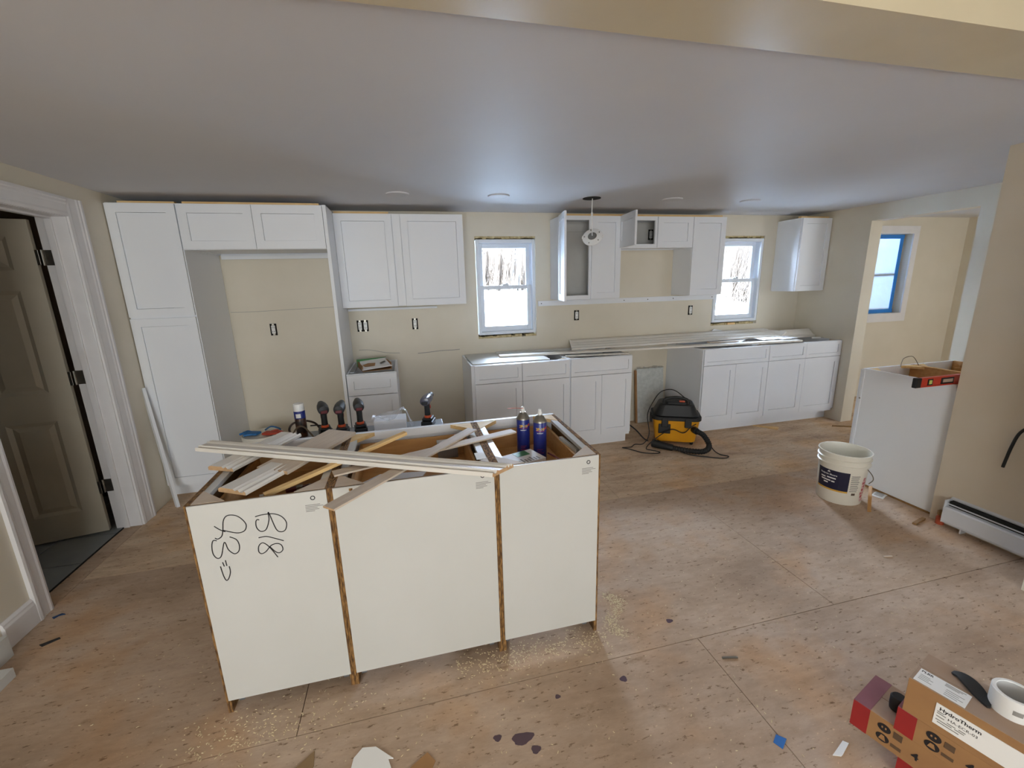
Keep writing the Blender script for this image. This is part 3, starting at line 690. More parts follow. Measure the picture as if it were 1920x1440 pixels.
tube(bm := B(), [(2.436, -2.273, .7245+.250), (2.40, -2.28, .982), (2.35, -2.30, .990)], .0011, 6, 4); obj('straw', bm, m_redt, ca, label='thin red spray straw')
c = thing('hardware_box', 'small white and green printed carton lying beside the aerosol cans', 'box', (2.385, -2.455, .7245), rotz=R(18))
obj('carton', box(-.088, .088, -.055, .075, .0, .068), m_paper, c, local=True, bev=.001)
bm = box(-.02, .05, .02, .072, .0682, .0686); obj('green_picture', bm, m_green, c, local=True)
bm = B()
for i in range(9): bx(bm, -.075+i*.016, -.066+i*.016, -.048, -.006-(.012 if i % 3 else 0), .0682, .0686)
obj('printed_lines', bm, m_greyink, c, local=True)
bm = B(); 
for i, (a, b) in enumerate(((-.07, -.05), (-.04, -.034), (-.03, -.022), (-.015, -.012), (-.004, .004), (.012, .016))): bx(bm, a, b, -.0556, -.0552, .03, .045)
bx(bm, .03, .075, -.0556, -.0552, .02, .055); obj('side_print', bm, m_ink, c, local=True)
plank('wood_strip', (2.615, -2.545, .79), (2.600, -2.36, .79), .016, .05, 'flat', m_mel, 'white edged scrap standing inside the island cabinet with the cans', cat='scrap')
tube(bm := B(), [(2.505, -2.45, .80), (2.54, -2.52, .79), (2.56, -2.60, .78)], .004, 8, 4)
single('plastic_straw', bm, m_dred, 'dark red tube lying across the drawer beside the printed carton', 'tube', (2.54, -2.52, .78), smooth=40)
bm = B(); bx(bm, -.055, .055, -.011, .011, 0, .02); t = thing('folding_knife', 'dark red folding pocket knife inside the island cabinet with handwriting', 'knife', (1.40, -2.36, .728), rotz=R(8))
obj('handle', bm, m_dred, t, local=True, bev=.005); obj('bolster', box(-.012, .012, -.0115, .0115, .003, .0205), m_steel, t, local=True)
obj('blade', box(-.05, .048, .012, .0145, .004, .016), m_steel, t, local=True)
bm = B(); cyl(bm, (-.04, 0, .0205), (-.04, 0, .022), .004, n=10); cyl(bm, (.04, 0, .0205), (.04, 0, .022), .004, n=10); obj('rivet', bm, m_steel, t, local=True)
c = thing('hang_tag', 'white printed hang tag among tools inside the handwritten island cabinet', 'tag', (1.345, -2.60, .73))
obj('card', box(1.325, 1.375, -2.603, -2.6015, .79, .84), m_paper, c)
bm = B()
for i in range(4): bx(bm, 1.332, 1.352+.012*(i % 2), -2.6038, -2.6032, .80+i*.009, .803+i*.009)
obj('print', bm, m_ink, c)
tube(bm := B(), [(1.345, -2.602, .79), (1.34, -2.60, .76), (1.33, -2.59, .726)], .002, 6, 4); obj('wire', bm, m_steel, c)
c = thing('pliers', 'steel pliers with dark grips in the handwritten island cabinet', 'pliers', (1.26, -2.56, .728), rotz=R(20))
for s in (-1, 1):
    tube(bm := B(), [(-.0, 0, .008), (-.05, s*.012, .01), (-.12, s*.022, .01)], .006, 8, 4); obj('grip', bm, m_blk2, c, local=True, smooth=40)
    bm = B(); extrude(bm, [(0, 0), (.055, s*.003), (.05, s*.010), (.0, s*.013)], (0, 0, .004), (1, 0, 0), (0, 1, 0), (0, 0, .01)); obj('jaw', bm, m_steel, c, local=True)
# contents of the wide middle cabinet
bm = B(); extrude(bm, [(0, 0), (.20, .02), (.24, .10), (.05, .12), (-.02, .07)], (1.70, -2.62, .80), (1, 0, 0), (0, 1, .12), (0, 0, .004))
single('paper_card', bm, m_paper, 'white folded paper tucked inside the middle island cabinet', 'paper', (1.8, -2.56, .80))
for k in range(4):
    plank('dark_slat', (1.86+k*.035, -2.60, .775+.006*k), (2.02+k*.035, -2.62+k*.02, .790+.004*k), .022, .012, 'flat', m_blk2 if k % 2 == 0 else m_steel, ('black drawer slide half hidden under the pale strip in the middle cabinet', 'steel drawer slide lying next to the black one in the middle cabinet', 'second black drawer slide in the middle island cabinet, under the moulding', 'steel drawer slide at the end of the row inside the middle cabinet')[k], group='loose drawer slides', cat='drawer slide')
bm = B(); random.seed(3)
for i in range(46):
    a = random.uniform(-.055, .055); z = random.uniform(0, .03); y = random.uniform(-.014, .014)
    bx(bm, a-.009, a+.009, y-.006, y+.006, z, z+.008)
bm.transform(Matrix.Translation((1.90, -2.15, .7245))); single('loose_screws', bm, m_copper, 'bundle of rusty brown screws against the drawer wall', 'screws', (1.90, -2.15, .7245), kind='stuff')
c = thing('parts_case', 'clear lidded plastic case standing in the middle island drawer', 'case', (2.06, -2.17, .7245)); obj('tray', box(2.01, 2.11, -2.19, -2.15, .7245, .80), m_grey, c); obj('lid', box(2.008, 2.112, -2.192, -2.148, .80, .812), m_cabin, c)
single('instruction_card', box(2.145, 2.185, -2.60, -2.53, ZI-.003, ZI-.0005), m_paper, 'small card with a black frame on the rail by the seam', 'card', (2.165, -2.56, ZI-.003))

# ---------------------------------------------------------------- work table behind the island and the tools on it
t = thing('folding_table', 'grey folding work table half hidden behind the island', 'table', (1.64, -1.78, 0))
obj('tabletop', box(1.20, 2.08, -2.03, -1.56, .715, .74), m_grey, t, bev=.004)
for x in (1.26, 2.02):
    for y in (-1.98, -1.62): cyl(bm := B(), (x, y, 0), (x, y, .715), .013, n=12); obj('leg', bm, m_grey, t, smooth=40)
ZTB = .7405
def drill_proto(name, label, head, panel):
    d = thing(name, label, 'power drill', (0, 0, 0), group='cordless drills on the work table')
    bm = B(); lathe(bm, [(.012, -.075), (.026, -.07), (.030, -.05), (.031, 0), (.028, .04), (.022, .06), (.018, .075)], (0, 0, .165), 24, axis=(0, 1, 0)); obj('motor_housing', bm, head, d, local=True, smooth=35)
    bm = B(); lathe(bm, [(.018, .075), (.019, .10), (.010, .118), (.006, .12)], (0, 0, .165), 20, axis=(0, 1, 0)); obj('chuck', bm, m_black, d, local=True, smooth=35)
    bm = B(); bx(bm, -.018, .018, -.079, -.069, .148, .166); obj('rear_panel', bm, panel, d, local=True, bev=.004)
    tube(bm := B(), [(0, -.012, .145), (0, -.015, .10), (0, -.012, .065)], lambda q: .0165+.003*abs(q-.5), 14, 5); obj('grip', bm, m_rubber, d, local=True, smooth=40)
    bm = B(); lathe(bm, [(.021, 0), (.022, .008), (.020, .016)], (0, -.012, .050), 20); obj('collar', bm, m_org, d, local=True, smooth=40)
    bm = B(); bx(bm, -.016, .016, .005, .02, .10, .125); obj('trigger', bm, m_red, d, local=True, bev=.005)
    bm = B(); bx(bm, -.036, .036, -.055, .045, 0, .034); bx(bm, -.030, .030, -.045, .035, .034, .052); obj('battery', bm, m_black, d, local=True, bev=.006)
    return d
d1 = drill_proto('cordless_drill', 'black and red cordless drill next to the white capped spray can', m_blk2, m_dred)
d1.location = (1.395, -1.66, ZTB); d1.rotation_euler = (0, 0, R(15))
copy_tree(d1, None, (1.492, -1.68, ZTB-.0), R(2), 'black and red cordless drill second along from the spray can')
copy_tree(d1, None, (1.592, -1.66, ZTB), R(9), 'black and red cordless drill standing before the drawer cabinet')
d4 = drill_proto('cordless_drill', 'cordless driver with a shiny grey head standing alone', mat('grey_driver_head', '4a4a58', .25), m_blk2)
d4.location = (1.992, -1.66, ZTB); d4.rotation_euler = (0, 0, R(-16))
c = thing('foam_block', 'white foam block loosely wrapped in clear plastic between the drills', 'packaging', (1.775, -1.67, ZTB))
obj('block', box(1.675, 1.86, -1.74, -1.62, ZTB, ZTB+.075), m_foamw, c, bev=.004)
bm = B(); random.seed(11); nx, ny = 14, 9; g = []
for i in range(nx):
    row = []
    for k in range(ny):
        u = i/(nx-1); v = k/(ny-1); x = 1.665+.235*u; y = -1.75+.14*v
        z = ZTB+.079+.012*math.sin(9*u+4*v)+random.uniform(0, .012)+(.05*math.exp(-((u-.75)/.16)**2)*(1-.5*v))
        if u > .9: z = ZTB+.045*(1-(u-.9)*8)+random.uniform(0, .01)
        row.append(bm.verts.new((x+random.uniform(-.004, .004), y, z)))
    g.append(row)
for i in range(nx-1):
    for k in range(ny-1): bm.faces.new((g[i][k], g[i+1][k], g[i+1][k+1], g[i][k+1]))
obj('plastic_wrap', bm, m_wrap, c, label='crinkled clear plastic')
c = thing('spray_can', 'tall spray can with a white cap and a dark mottled label', 'spray can', (1.264, -1.64, ZTB))
r = .030; lathe(bm := B(), [(r-.001, 0), (r, .002), (r, .110), (r-.001, .112)], (1.264, -1.64, ZTB), 28); obj('can_body', bm, mat('mottled_brown_label', '241a18', .35, c2='5a3520', scale=30, lo=.45, hi=.6), c, smooth=40)
lathe(bm := B(), [(r+.0003, .112), (r+.0003, .152), (r-.003, .156)], (1.264, -1.64, ZTB), 28); obj('label_band', bm, m_blue, c, smooth=40)
lathe(bm := B(), [(r-.001, .156), (r-.001, .194), (r-.004, .198)], (1.264, -1.64, ZTB), 28); obj('cap', bm, m_white, c, smooth=40)
bm = B()
for i in range(6): bx(bm, i*.0045, i*.0045+.0046, .118, .142, 0, .0005)
wrap(bm, (1.264, -1.64), r+.0004, ZTB, math.atan2(-2.6, .65)-.75); obj('label_patch', bm, m_whitet, c)
c = thing('air_hose', 'coil of dark hose behind the white capped spray can', 'hose', (1.235, -1.70, ZTB))
tube(bm := B(), [(1.175+.05, -1.66, ZTB+.007), (1.205, -1.67, ZTB+.05), (1.225, -1.66, ZTB+.085), (1.275, -1.63, ZTB+.09), (1.33, -1.60, ZTB+.06), (1.36, -1.6, ZTB+.01)], .006, 8, 6); obj('loop', bm, mat('brown_hose', '3a2a22', .5), c, smooth=40)
tube(bm := B(), [(1.225, -1.73, ZTB+.007), (1.245, -1.70, ZTB+.06), (1.285, -1.70, ZTB+.075), (1.33, -1.72, ZTB+.03), (1.345, -1.73, ZTB+.007)], .005, 8, 6); obj('loop', bm, mat('tan_hose', '6d5c48', .5), c, smooth=40)
tube(bm := B(), [(1.30, -1.58, ZTB+.04), (1.34, -1.60, ZTB+.045), (1.39, -1.585, ZTB+.03), (1.42, -1.59, ZTB+.01)], .004, 8, 6); obj('lead', bm, m_black, c, smooth=40)
single('wood_offcut', box(1.24, 1.40, -1.90, -1.76, ZTB, ZTB+.022), m_plydk, 'flat brown wood offcut on the work table before the spray can', 'offcut', (1.32, -1.83, ZTB))
single('marker_pen', cyl(B(), (1.345, -1.86, ZTB+.030), (1.425, -1.84, ZTB+.030), .008, n=12), m_dred, 'short red stick resting on the brown offcut', 'marker', (1.385, -1.85, ZTB+.022), smooth=40)
single('wood_offcut', box(1.50, 1.56, -1.92, -1.80, ZTB, ZTB+.03), m_pine, 'small pale wood block at the corner of the work table', 'offcut', (1.53, -1.86, ZTB))
# pail with rags in the fridge recess
c = thing('lidded_pail', 'off white pail in the fridge recess with gloves on its lid', 'bucket', (.655, -.42, 0))
lathe(bm := B(), [(.125, 0), (.13, .005), (.142, .34), (.150, .34), (.150, .385), (.144, .39)], (.655, -.42, 0), 36); obj('pail', bm, m_bucket, c, smooth=40)
lathe(bm := B(), [(.152, .378), (.154, .40), (.148, .406), (.138, .400), (.02, .400)], (.655, -.42, 0), 36); obj('lid', bm, m_bucket, c, smooth=40)
random.seed(5)
def glove(x, y, z, col, label, rz):
    g_ = thing('work_glove', label, 'glove', (x, y, z), rotz=rz)
    bm = B(); bx(bm, -.045, .045, -.035, .035, 0, .022); obj('palm', bm, col, g_, local=True, bev=.010)
    for i in range(4): tube(bm := B(), [(.04, -.026+i*.0175, .012), (.075, -.028+i*.019, .018), (.10+.005*(i % 2), -.03+i*.02, .010)], .009, 8, 3); obj('finger', bm, col, g_, local=True, smooth=50)
    tube(bm := B(), [(0, .03, .012), (.025, .055, .016), (.045, .06, .012)], .010, 8, 3); obj('thumb', bm, col, g_, local=True, smooth=50)
glove(.60, -.44, .406, mat('blue_glove', '2f6ea8', .6), 'blue work glove on the pail lid', R(160))
glove(.72, -.47, .406, mat('red_glove', 'b8452f', .6), 'red and white work glove on the pail lid', R(-20))
tube(bm := B(), [(.66, -.36, .412), (.70, -.33, .43), (.76, -.35, .418), (.785, -.38, .412)], .007, 8, 5); single('blue_rag', bm, mat('blue_rag', '35638f', .8), 'twist of blue rag at the back of the pail lid', 'rag', (.72, -.35, .405), smooth=50)

# carton on the drawer cabinet
c = thing('parts_carton', 'green and white open carton on top of the drawer cabinet', 'box', (1.60, -.36, ZT), rotz=R(14))
bm = B(); bx(bm, -.12, .12, -.15, .12, .0, .004); bx(bm, -.12, -.116, -.15, .12, 0, .05); bx(bm, .116, .12, -.15, .12, 0, .06); bx(bm, -.12, .12, .116, .12, 0, .06); obj('tray', bm, m_card, c, local=True)
bm = B(); extrude(bm, [(-.125, -.16), (.125, -.16), (.125, .10), (-.10, .12)], (0, 0, .040), (1, 0, .06), (0, 1, .12), (0, 0, .004)); obj('lid', bm, m_paper, c, local=True)
bm = B(); bx(bm, -.125, .128, .105, .125, .005, .066); obj('green_flap', bm, m_green, c, local=True)
bm = B(); extrude(bm, [(-.09, -.09), (-.01, -.10), (.01, -.02), (-.05, .0), (-.10, -.03)], (0, 0, .046), (1, 0, .06), (0, 1, .12), (0, 0, .001)); obj('window_hole', bm, m_card, c, local=True)
bm = B()
for i in range(7): bx(bm, .04+.008*i, .045+.008*i, -.10+.01*i, -.05+.01*i, .046+i*.0005, .048+i*.0006)
obj('print', bm, m_ink, c, local=True)
single('steel_plate', box(1.415, 1.455, -.56, -.10, ZT+.001, ZT+.008), m_grey, 'grey metal strip beside the carton on the drawer cabinet', 'strip', (1.435, -.33, ZT))

# ---------------------------------------------------------------- boards on the long run
single('white_board', box(2.44, 3.15, -.575, -.03, ZT+.001, ZT+.010), m_mel, 'broad white board covering the base cabinet below the first window', 'board', (2.8, -.3, ZT))
plank('white_board', (2.75, -.10, ZT+.0105), (3.60, -.16, ZT+.0105), .12, .010, 'flat', m_mel, 'narrow white board lying against the wall below the first window', cat='board')
plank('flat_trim', (2.735, -.30, ZT+.0115), (5.93, -.575, ZT+.0115), .085, .016, 'flat', m_mould, 'very long flat white trim spanning the range gap', cat='trim board')
plank('flat_trim', (3.34, -.47, ZT+.0005), (3.95, -.55, ZT+.0005), .04, .009, 'flat', m_mould, 'short white trim piece at the edge of the one drawer cabinet', cat='trim board')
bm = B()
extrude(bm, [(-.30, 0), (-.27, .0), (-.035, .050), (-.035, .068), (-.07, .066), (-.10, .066), (-.13, .050), (-.17, .050), (-.20, .036), (-.235, .036), (-.26, .018), (-.30, .018)], (3.47, 0, ZT+.028), (0, 1, 0), (0, 0, 1), (2.50, 0, 0))
for v in bm.verts:
    if v.co.x < 3.6: v.co.x += (v.co.y+.30)*.30
single('crown_moulding', bm, m_mould, 'long white crown moulding leaning against the wall along the counter run', 'moulding', (4.7, -.17, ZT+.028))
bm = B(); extrude(bm, [(-.10, 0), (-.08, 0), (.0, .075), (-.01, .085), (-.04, .06), (-.07, .03), (-.1, .02)], (6.02, -.22, ZT+.004), (0, 1, 0), (0, 0, 1), (.40, -.0, .0)); 
bm2 = B(); extrude(bm2, [(-.09, 0), (-.07, 0), (.0, .075), (-.01, .085), (-.04, .06), (-.07, .03), (-.09, .02)], (6.02, -.32, ZT+.004), (1, 0, 0), (0, 0, 1), (-.12, .26, .0)); merge(bm, bm2)
single('crown_corner', bm, m_mould, 'mitred white crown moulding corner in the counter corner', 'moulding', (6.1, -.25, ZT))
plank('white_board', (5.25, -.42, ZT+.012), (5.56, -.18, ZT+.012), .12, .012, 'flat', m_cab, 'white cabinet board edge sticking out near the second window', cat='board')
plank('wood_scrap', (4.95, -.40, ZT+.0285), (5.28, -.43, ZT+.0285), .05, .008, 'flat', m_wood, 'pale wood scrap beside the long white trim', cat='scrap')
bm = B(); extrude(bm, [(5.246, .951), (5.304, 1.008), (5.647, .940)], (0, -.030, 0), (1, 0, 0), (0, 0, 1), (0, .008, 0)); single('triangular_offcut', bm, m_cab, 'triangular white offcut propped below the second window', 'offcut', (5.4, -.03, .94))
random.seed(9)
for i, l in enumerate(('white paper sheets spread on the corner base cabinet', 'second crumpled white paper beside the spread sheets')):
    bm = B(); g = []
    for a in range(8):
        row = []
        for b in range(6): row.append(bm.verts.new((5.55+i*.20+a*.034+b*.01, -.50+b*.05-i*.04+a*.004, ZT+.030+i*.004+random.uniform(0, .006)+.012*(b == 5 and a < 3)*(1-i))))
        g.append(row)
    for a in range(7):
        for b in range(5): bm.faces.new((g[a][b], g[a+1][b], g[a+1][b+1], g[a][b+1]))
    o = single('paper_sheet', bm, m_paper, l, 'paper', (5.7+.2*i, -.4, ZT+.028)); sd = o.modifiers.new('thick', 'SOLIDIFY'); sd.thickness = .001
c = thing('utility_knife', 'pale folding utility knife lying near the partition wall', 'knife', (6.33, -.42, ZT+.002), rotz=R(-15)); obj('handle', box(-.06, .04, -.012, .012, 0, .015), m_white, c, local=True, bev=.004); obj('blade', box(.04, .075, -.009, .006, .005, .007), m_steel, c, local=True)

# ---------------------------------------------------------------- outlets
def outlet(x, z, label, gang=1, y=0.0):
    c = thing('electrical_outlet', label, 'outlet', (x, y, z)); w = .027*1 if gang == 1 else .05
    obj('wall_box', box(x-w, x+w, y-.003, y-.0005, z-.052, z+.052), m_dark, c)
    for k in range(gang):
        cx = x if gang == 1 else x-.024+.048*k
        bm = B(); bx(bm, cx-.016, cx+.016, y-.012, y-.003, z-.036, z+.036); r_ = obj('receptacle', bm, m_white, c, bev=.004)
        bm = B()
        for dz in (-.018, .018):
            bx(bm, cx-.008, cx-.005, y-.0126, y-.0118, z+dz-.004, z+dz+.006); bx(bm, cx+.005, cx+.008, y-.0126, y-.0118, z+dz-.004, z+dz+.006)
        obj('slots', bm, m_ink, r_)
        bm = B(); bx(bm, cx-.009, cx+.009, y-.006, y-.003, z+.036, z+.054); bx(bm, cx-.009, cx+.009, y-.006, y-.003, z-.054, z-.036); obj('strap', bm, m_steel, r_)
outlet(.748, 1.23, 'uncovered white outlet low in the empty fridge recess')
outlet(1.507, 1.225, 'double gang uncovered outlet beside the fridge end panel', 2)
outlet(1.985, 1.222, 'uncovered outlet below the wide wall cabinet by the first window')
outlet(3.640, 1.232, 'uncovered outlet under the open double wall cabinet')
outlet(4.998, 1.230, 'uncovered outlet under the tall narrow wall cabinet')
outlet(4.452, 2.030, 'black boxed outlet inside the short open cabinet', 1, -.0145)

# ---------------------------------------------------------------- ceiling lights
for x, l in ((1.917, 'flush ceiling light above the fridge panel end of the wall cabinets'), (2.673, 'flush ceiling light in front of the first window'), (4.181, 'flush ceiling light above the short range cabinet'), (4.962, 'flush ceiling light in front of the second window')):
    c = thing('recessed_light', l, 'ceiling light', (x, -.785, H-.012), group='recessed wafer lights')
    lathe(bm := B(), [(.060, .001), (.066, 0), (.082, .004), (.085, .012)], (x, -.785, H-.012), 36, False, False); obj('trim_ring', bm, m_ceil, c, smooth=40)
    lathe(bm := B(), [(.001, .002), (.061, .0015)], (x, -.785, H-.012), 36, False, False); obj('lens', bm, mat('unlit_lens', 'cfcfd1', .6) if 'unlit_lens' not in MATS else MATS['unlit_lens'], c)
c = thing('hanging_light', 'unmounted wafer light dangling on a cable from its ceiling hole', 'ceiling light', (3.462, -.76, 1.93))
nrm = Vector((-.45, -.62, .50)).normalized(); cc = Vector((3.467, -.76, 1.935))
lathe(bm := B(), [(.002, .012), (.04, .012), (.048, .010), (.060, .006), (.078, .004), (.085, 0), (.084, -.004), (.02, -.006)], cc, 32, axis=nrm); obj('disc', bm, m_white, c, smooth=40)
lathe(bm := B(), [(.004, .016), (.034, .016), (.038, .011)], cc, 24, axis=nrm); obj('driver_plate', bm, m_steel, c, smooth=40)
d_, u_, w_ = frame_of(nrm)
for k in range(5): a = k*1.256; q = cc+u_*(.066*math.cos(a))+w_*(.066*math.sin(a)); cyl(bm := B(), q, q+nrm*.012, .004, n=8); obj('screw_post', bm, m_steel, c)
for s in (-1, 1): q = cc+u_*(.083*s); cyl(bm := B(), q-w_*.012, q+w_*.012, .007, n=8); obj('spring_clip', bm, m_white, c)
tube(bm := B(), [(3.462, -.76, H+.01), (3.458, -.76, 2.14), (3.462, -.757, 2.05), (3.464, -.755, 1.99), cc+nrm*.014], .004, 8, 6); obj('cable', bm, m_white, c, smooth=40)
cyl(bm := B(), (3.459, -.76, 2.10), (3.459, -.76, 2.125), .009, n=10); obj('connector', bm, m_white, c, smooth=40)
bm = B(); lathe(bm, [(.075, 0), (.074, .004)], (3.455, -.76, H-.0035), 28); obj('cutout', bm, m_dark, ceiling, label='round hole cut for the hanging light')

# ---------------------------------------------------------------- wrapped panel and vacuum
c = thing('wrapped_panel', 'white panel in foam wrap leaning in the gap behind the vacuum', 'panel', (4.50, -.09, 0), rot=(R(-6.0), 0, 0))
obj('panel', box(-.155, .175, -.012, .012, .002, .615), m_bubble, c, local=True, bev=.006); obj('edge_strip', box(-.175, -.156, -.012, .012, .002, .60), m_card, c, local=True)
bm = B(); random.seed(4); g = []
for i in range(15):
    row = []
    for k in range(4): row.append(bm.verts.new((-.15+.33*i/14, random.uniform(-.02, .02), .611+k*.007*random.uniform(.5, 1.3))))
    g.append(row)
for i in range(14):
    for k in range(3): bm.faces.new((g[i][k], g[i+1][k], g[i+1][k+1], g[i][k+1]))
obj('plastic_edge', bm, m_wrap, c, local=True)

def rbox(bm, w, d, h0, h1, k0=1, k1=1, r=.05, n=5):
    """rounded-corner block from h0 to h1, scaled k0 at the bottom and k1 at the top"""
    rows = []
    for z, k in ((h0, k0), (h1, k1)):
        row = []
        for cx, cy, a0 in ((w/2-r, d/2-r, 0), (-w/2+r, d/2-r, 90), (-w/2+r, -d/2+r, 180), (w/2-r, -d/2+r, 270)):
            for i in range(n+1):
                a = R(a0+90*i/n); row.append(bm.verts.new(((cx+r*math.cos(a))*k, (cy+r*math.sin(a))*k, z)))
        rows.append(row)
    m_ = len(rows[0]); bm.faces.new(rows[0]); bm.faces.new(rows[1])
    for i in range(m_): bm.faces.new((rows[0][i], rows[0][(i+1) % m_], rows[1][(i+1) % m_], rows[1][i]))
    return bm
v = thing('shop_vacuum', 'yellow and black shop vacuum with a corrugated hose in the range gap', 'vacuum', (4.425, -.665, 0), rotz=R(-28))
obj('tank', rbox(B(), .43, .33, .03, .255, .86, 1, .07), m_yel, v, local=True, smooth=35, bev=.006)
obj('rim', rbox(B(), .455, .355, .25, .285, 1, 1, .075), m_blk2, v, local=True, smooth=35, bev=.005)
obj('motor_cover', rbox(B(), .42, .32, .285, .40, 1, .74, .075), m_black, v, local=True, smooth=35, bev=.010)
obj('top_cap', rbox(B(), .22, .22, .398, .42, 1, .9, .04), m_blk2, v, local=True, smooth=35, bev=.004)
bm = B()
for i in range(5): bx(bm, -.10+.012*i*2, -.09+.024*i, -.122, -.10, .33, .385)
obj('vent', bm, m_blk2, v, local=True)
tube(bm := B(), [(-.12, -.09, .39), (-.11, -.09, .445), (0, -.08, .462), (.09, -.09, .445), (.1, -.09, .40)], .013, 10, 5); obj('carry_handle', bm, m_black, v, local=True, smooth=40)
for x, y, w_, d_ in ((-.11, -.178, .06, .022), (.10, -.178, .06, .022), (-.228, 0.0, .022, .06)):
    obj('latch', box(x-w_/2, x+w_/2, y-d_/2, y+d_/2, .19, .275), m_black, v, local=True, bev=.005)
obj('tool_slot', box(-.165, -.065+.01, -.172, -.160, .12, .215), m_black, v, local=True, bev=.004)
obj('lid_badge', box(.02, .07, -.10, -.06, .421, .432), m_org, v, local=True, bev=.003)
cyl(bm := B(), (.16, -.150, .17), (.175, -.215, .172), .034, .030, n=18); obj('hose_inlet', bm, m_black, v, local=True, smooth=40)
hp = [(.175, -.21, .172), (.23, -.25, .15), (.275, -.30, .07), (.22, -.36, .035), (.08, -.36, .033), (-.04, -.32, .036)]
bm = tube(B(), hp, .026, 14, 12, rib=-.16); obj('hose', bm, m_rubber, v, local=True)
tube(bm := B(), [(-.04, -.32, .036), (-.11, -.30, .04), (-.22, -.255, .045)], lambda q: .030+.008*q, 14, 5); obj('hose_nozzle', bm, m_black, v, local=True, smooth=40)
for x in (-.15, .15):
    for y in (-.11, .11): lathe(bm := B(), [(.022, -.012), (.026, 0), (.022, .012)], (x, y, .026), 16, axis=(1, 0, 0)); obj('caster', bm, m_black, v, local=True, smooth=40)
cp = [(.10, .02, .42), (-.02, .06, .50), (-.14, .02, .49), (-.22, -.06, .40), (-.27, -.12, .28), (-.25, -.20, .12), (-.30, -.24, .03), (-.38, -.22, .008), (-.42, -.30, .008), (-.50, -.33, .008), (-.44, -.35, .008), (-.32, -.42, .008), (-.20, -.42, .008), (-.16, -.38, .008), (-.24, -.40, .03), (-.28, -.33, .02), (-.20, -.26, .09), (-.05, -.19, .17), (.06, -.185, .14), (.12, -.19, .20), (.17, -.18, .235)]
bm = tube(B(), cp, .0045, 7, 6); obj('power_cord', bm, m_rubber, v, local=True, smooth=40)
bm = tube(B(), [(.27, -.22, .10), (.32, -.25, .02), (.36, -.33, .007), (.43, -.37, .007), (.38, -.42, .007), (.26, -.42, .007), (.12, -.40, .007), (.02, -.37, .02)], .0045, 7, 6); obj('power_cord', bm, m_rubber, v, local=True, smooth=40)
bm = tube(B(), [(-.60, .05, .16), (-.50, .0, .17), (-.38, -.06, .11), (-.30, -.14, .05), (-.26, -.2, .045)], .007, 8, 6); obj('power_cord', bm, m_rubber, v, local=True, smooth=40)

# ---------------------------------------------------------------- bucket
bx_, by_ = 4.862, -2.03
b = thing('plastic_bucket', 'open white five gallon bucket with a navy paint label', 'bucket', (bx_, by_, 0))
lathe(bm := B(), [(.130, .0), (.133, .006), (.145, .280), (.1555, .284), (.1555, .290), (.1470, .294), (.1475, .318), (.157, .322), (.157, .328), (.1485, .332), (.149, .360), (.157, .363), (.157, .370), (.149, .370), (.146, .30), (.131, .012), (.01, .010)], (bx_, by_, 0), 48, True, True); obj('pail', bm, m_bucket, b, smooth=30)
def rlab(z): return .1332+(z-.006)*.012/.279
def conewrap(bm, ang0):
    for v_ in bm.verts:
        z = v_.co.y; r_ = rlab(z)+.0006+v_.co.z; a = ang0+v_.co.x/.14; v_.co = Vector((bx_+r_*math.cos(a), by_+r_*math.sin(a), z))
    return bm
def grid(x0, x1, y0, y1, nx, ny=2):
    bm = B(); g = [[bm.verts.new((x0+(x1-x0)*i/nx, y0+(y1-y0)*k/ny, 0)) for k in range(ny+1)] for i in range(nx+1)]
    for i in range(nx):
        for k in range(ny): bm.faces.new((g[i][k], g[i+1][k], g[i+1][k+1], g[i][k+1]))
    return bm
A0 = math.atan2(-4.25-by_, 1.91-bx_)-.72      # bucket side turned towards the island
lab = obj('paint_label', conewrap(grid(-.055, .150, .105, .245, 14, 3), A0), m_navy, b, label='navy paint label')
obj('gold_band', conewrap(grid(-.055, .150, .093, .105, 14, 1), A0), mat('gold_band', 'd8a94a', .4), lab)
bm = B()
for i in range(9): merge(bm, grid(.160, .215-.004*(i % 3), .220-i*.014, .226-i*.014, 4, 1))
obj('fine_print', conewrap(bm, A0), m_greyink, b); obj('barcode_patch', conewrap(grid(.175, .2, .080, .097, 3, 1), A0), mat('brown_patch', '5b4a3c', .6), b)
T = textmesh('Benjamin Moore', .0165, bold=True); 
for v_ in T.verts: v_.co.x += -.03; v_.co.y += .205; v_.co.z = .0006
obj('label_text', conewrap(T, A0), m_whitet, lab)
bm = B()
for k, (a, c_, z) in enumerate(((-.025, .01, .178), (.02, .075, .182), (-.02, .045, .160), (.05, .07, .158), (0.0, .03, .142))): merge(bm, grid(a, c_, z, z+.009, 5, 1))
for v_ in bm.verts: v_.co.z = .0006
obj('label_lines', conewrap(bm, A0), m_whitet, lab)
bm = B(); g3 = [bm.verts.new((x, y, .0006)) for x, y in ((.018, .226), (.040, .226), (.029, .240))]; bm.faces.new(g3); obj('triangle_mark', conewrap(bm, A0), m_whitet, lab)
bm = B(); random.seed(6)
for i in range(7): merge(bm, grid(.245+random.uniform(-.006, .006), .275+random.uniform(-.008, .01), .03+i*.026, .052+i*.026, 3, 1))
obj('warning_label', conewrap(bm, A0), mat('red_warning_print', 'b04a50', .5, c2='d9b0ae', scale=60, lo=.45, hi=.55), b)
ra = A0+2.05; e1 = (bx_+.15*math.cos(ra), by_+.15*math.sin(ra), .30); 
tx, ty = -math.sin(ra), math.cos(ra)
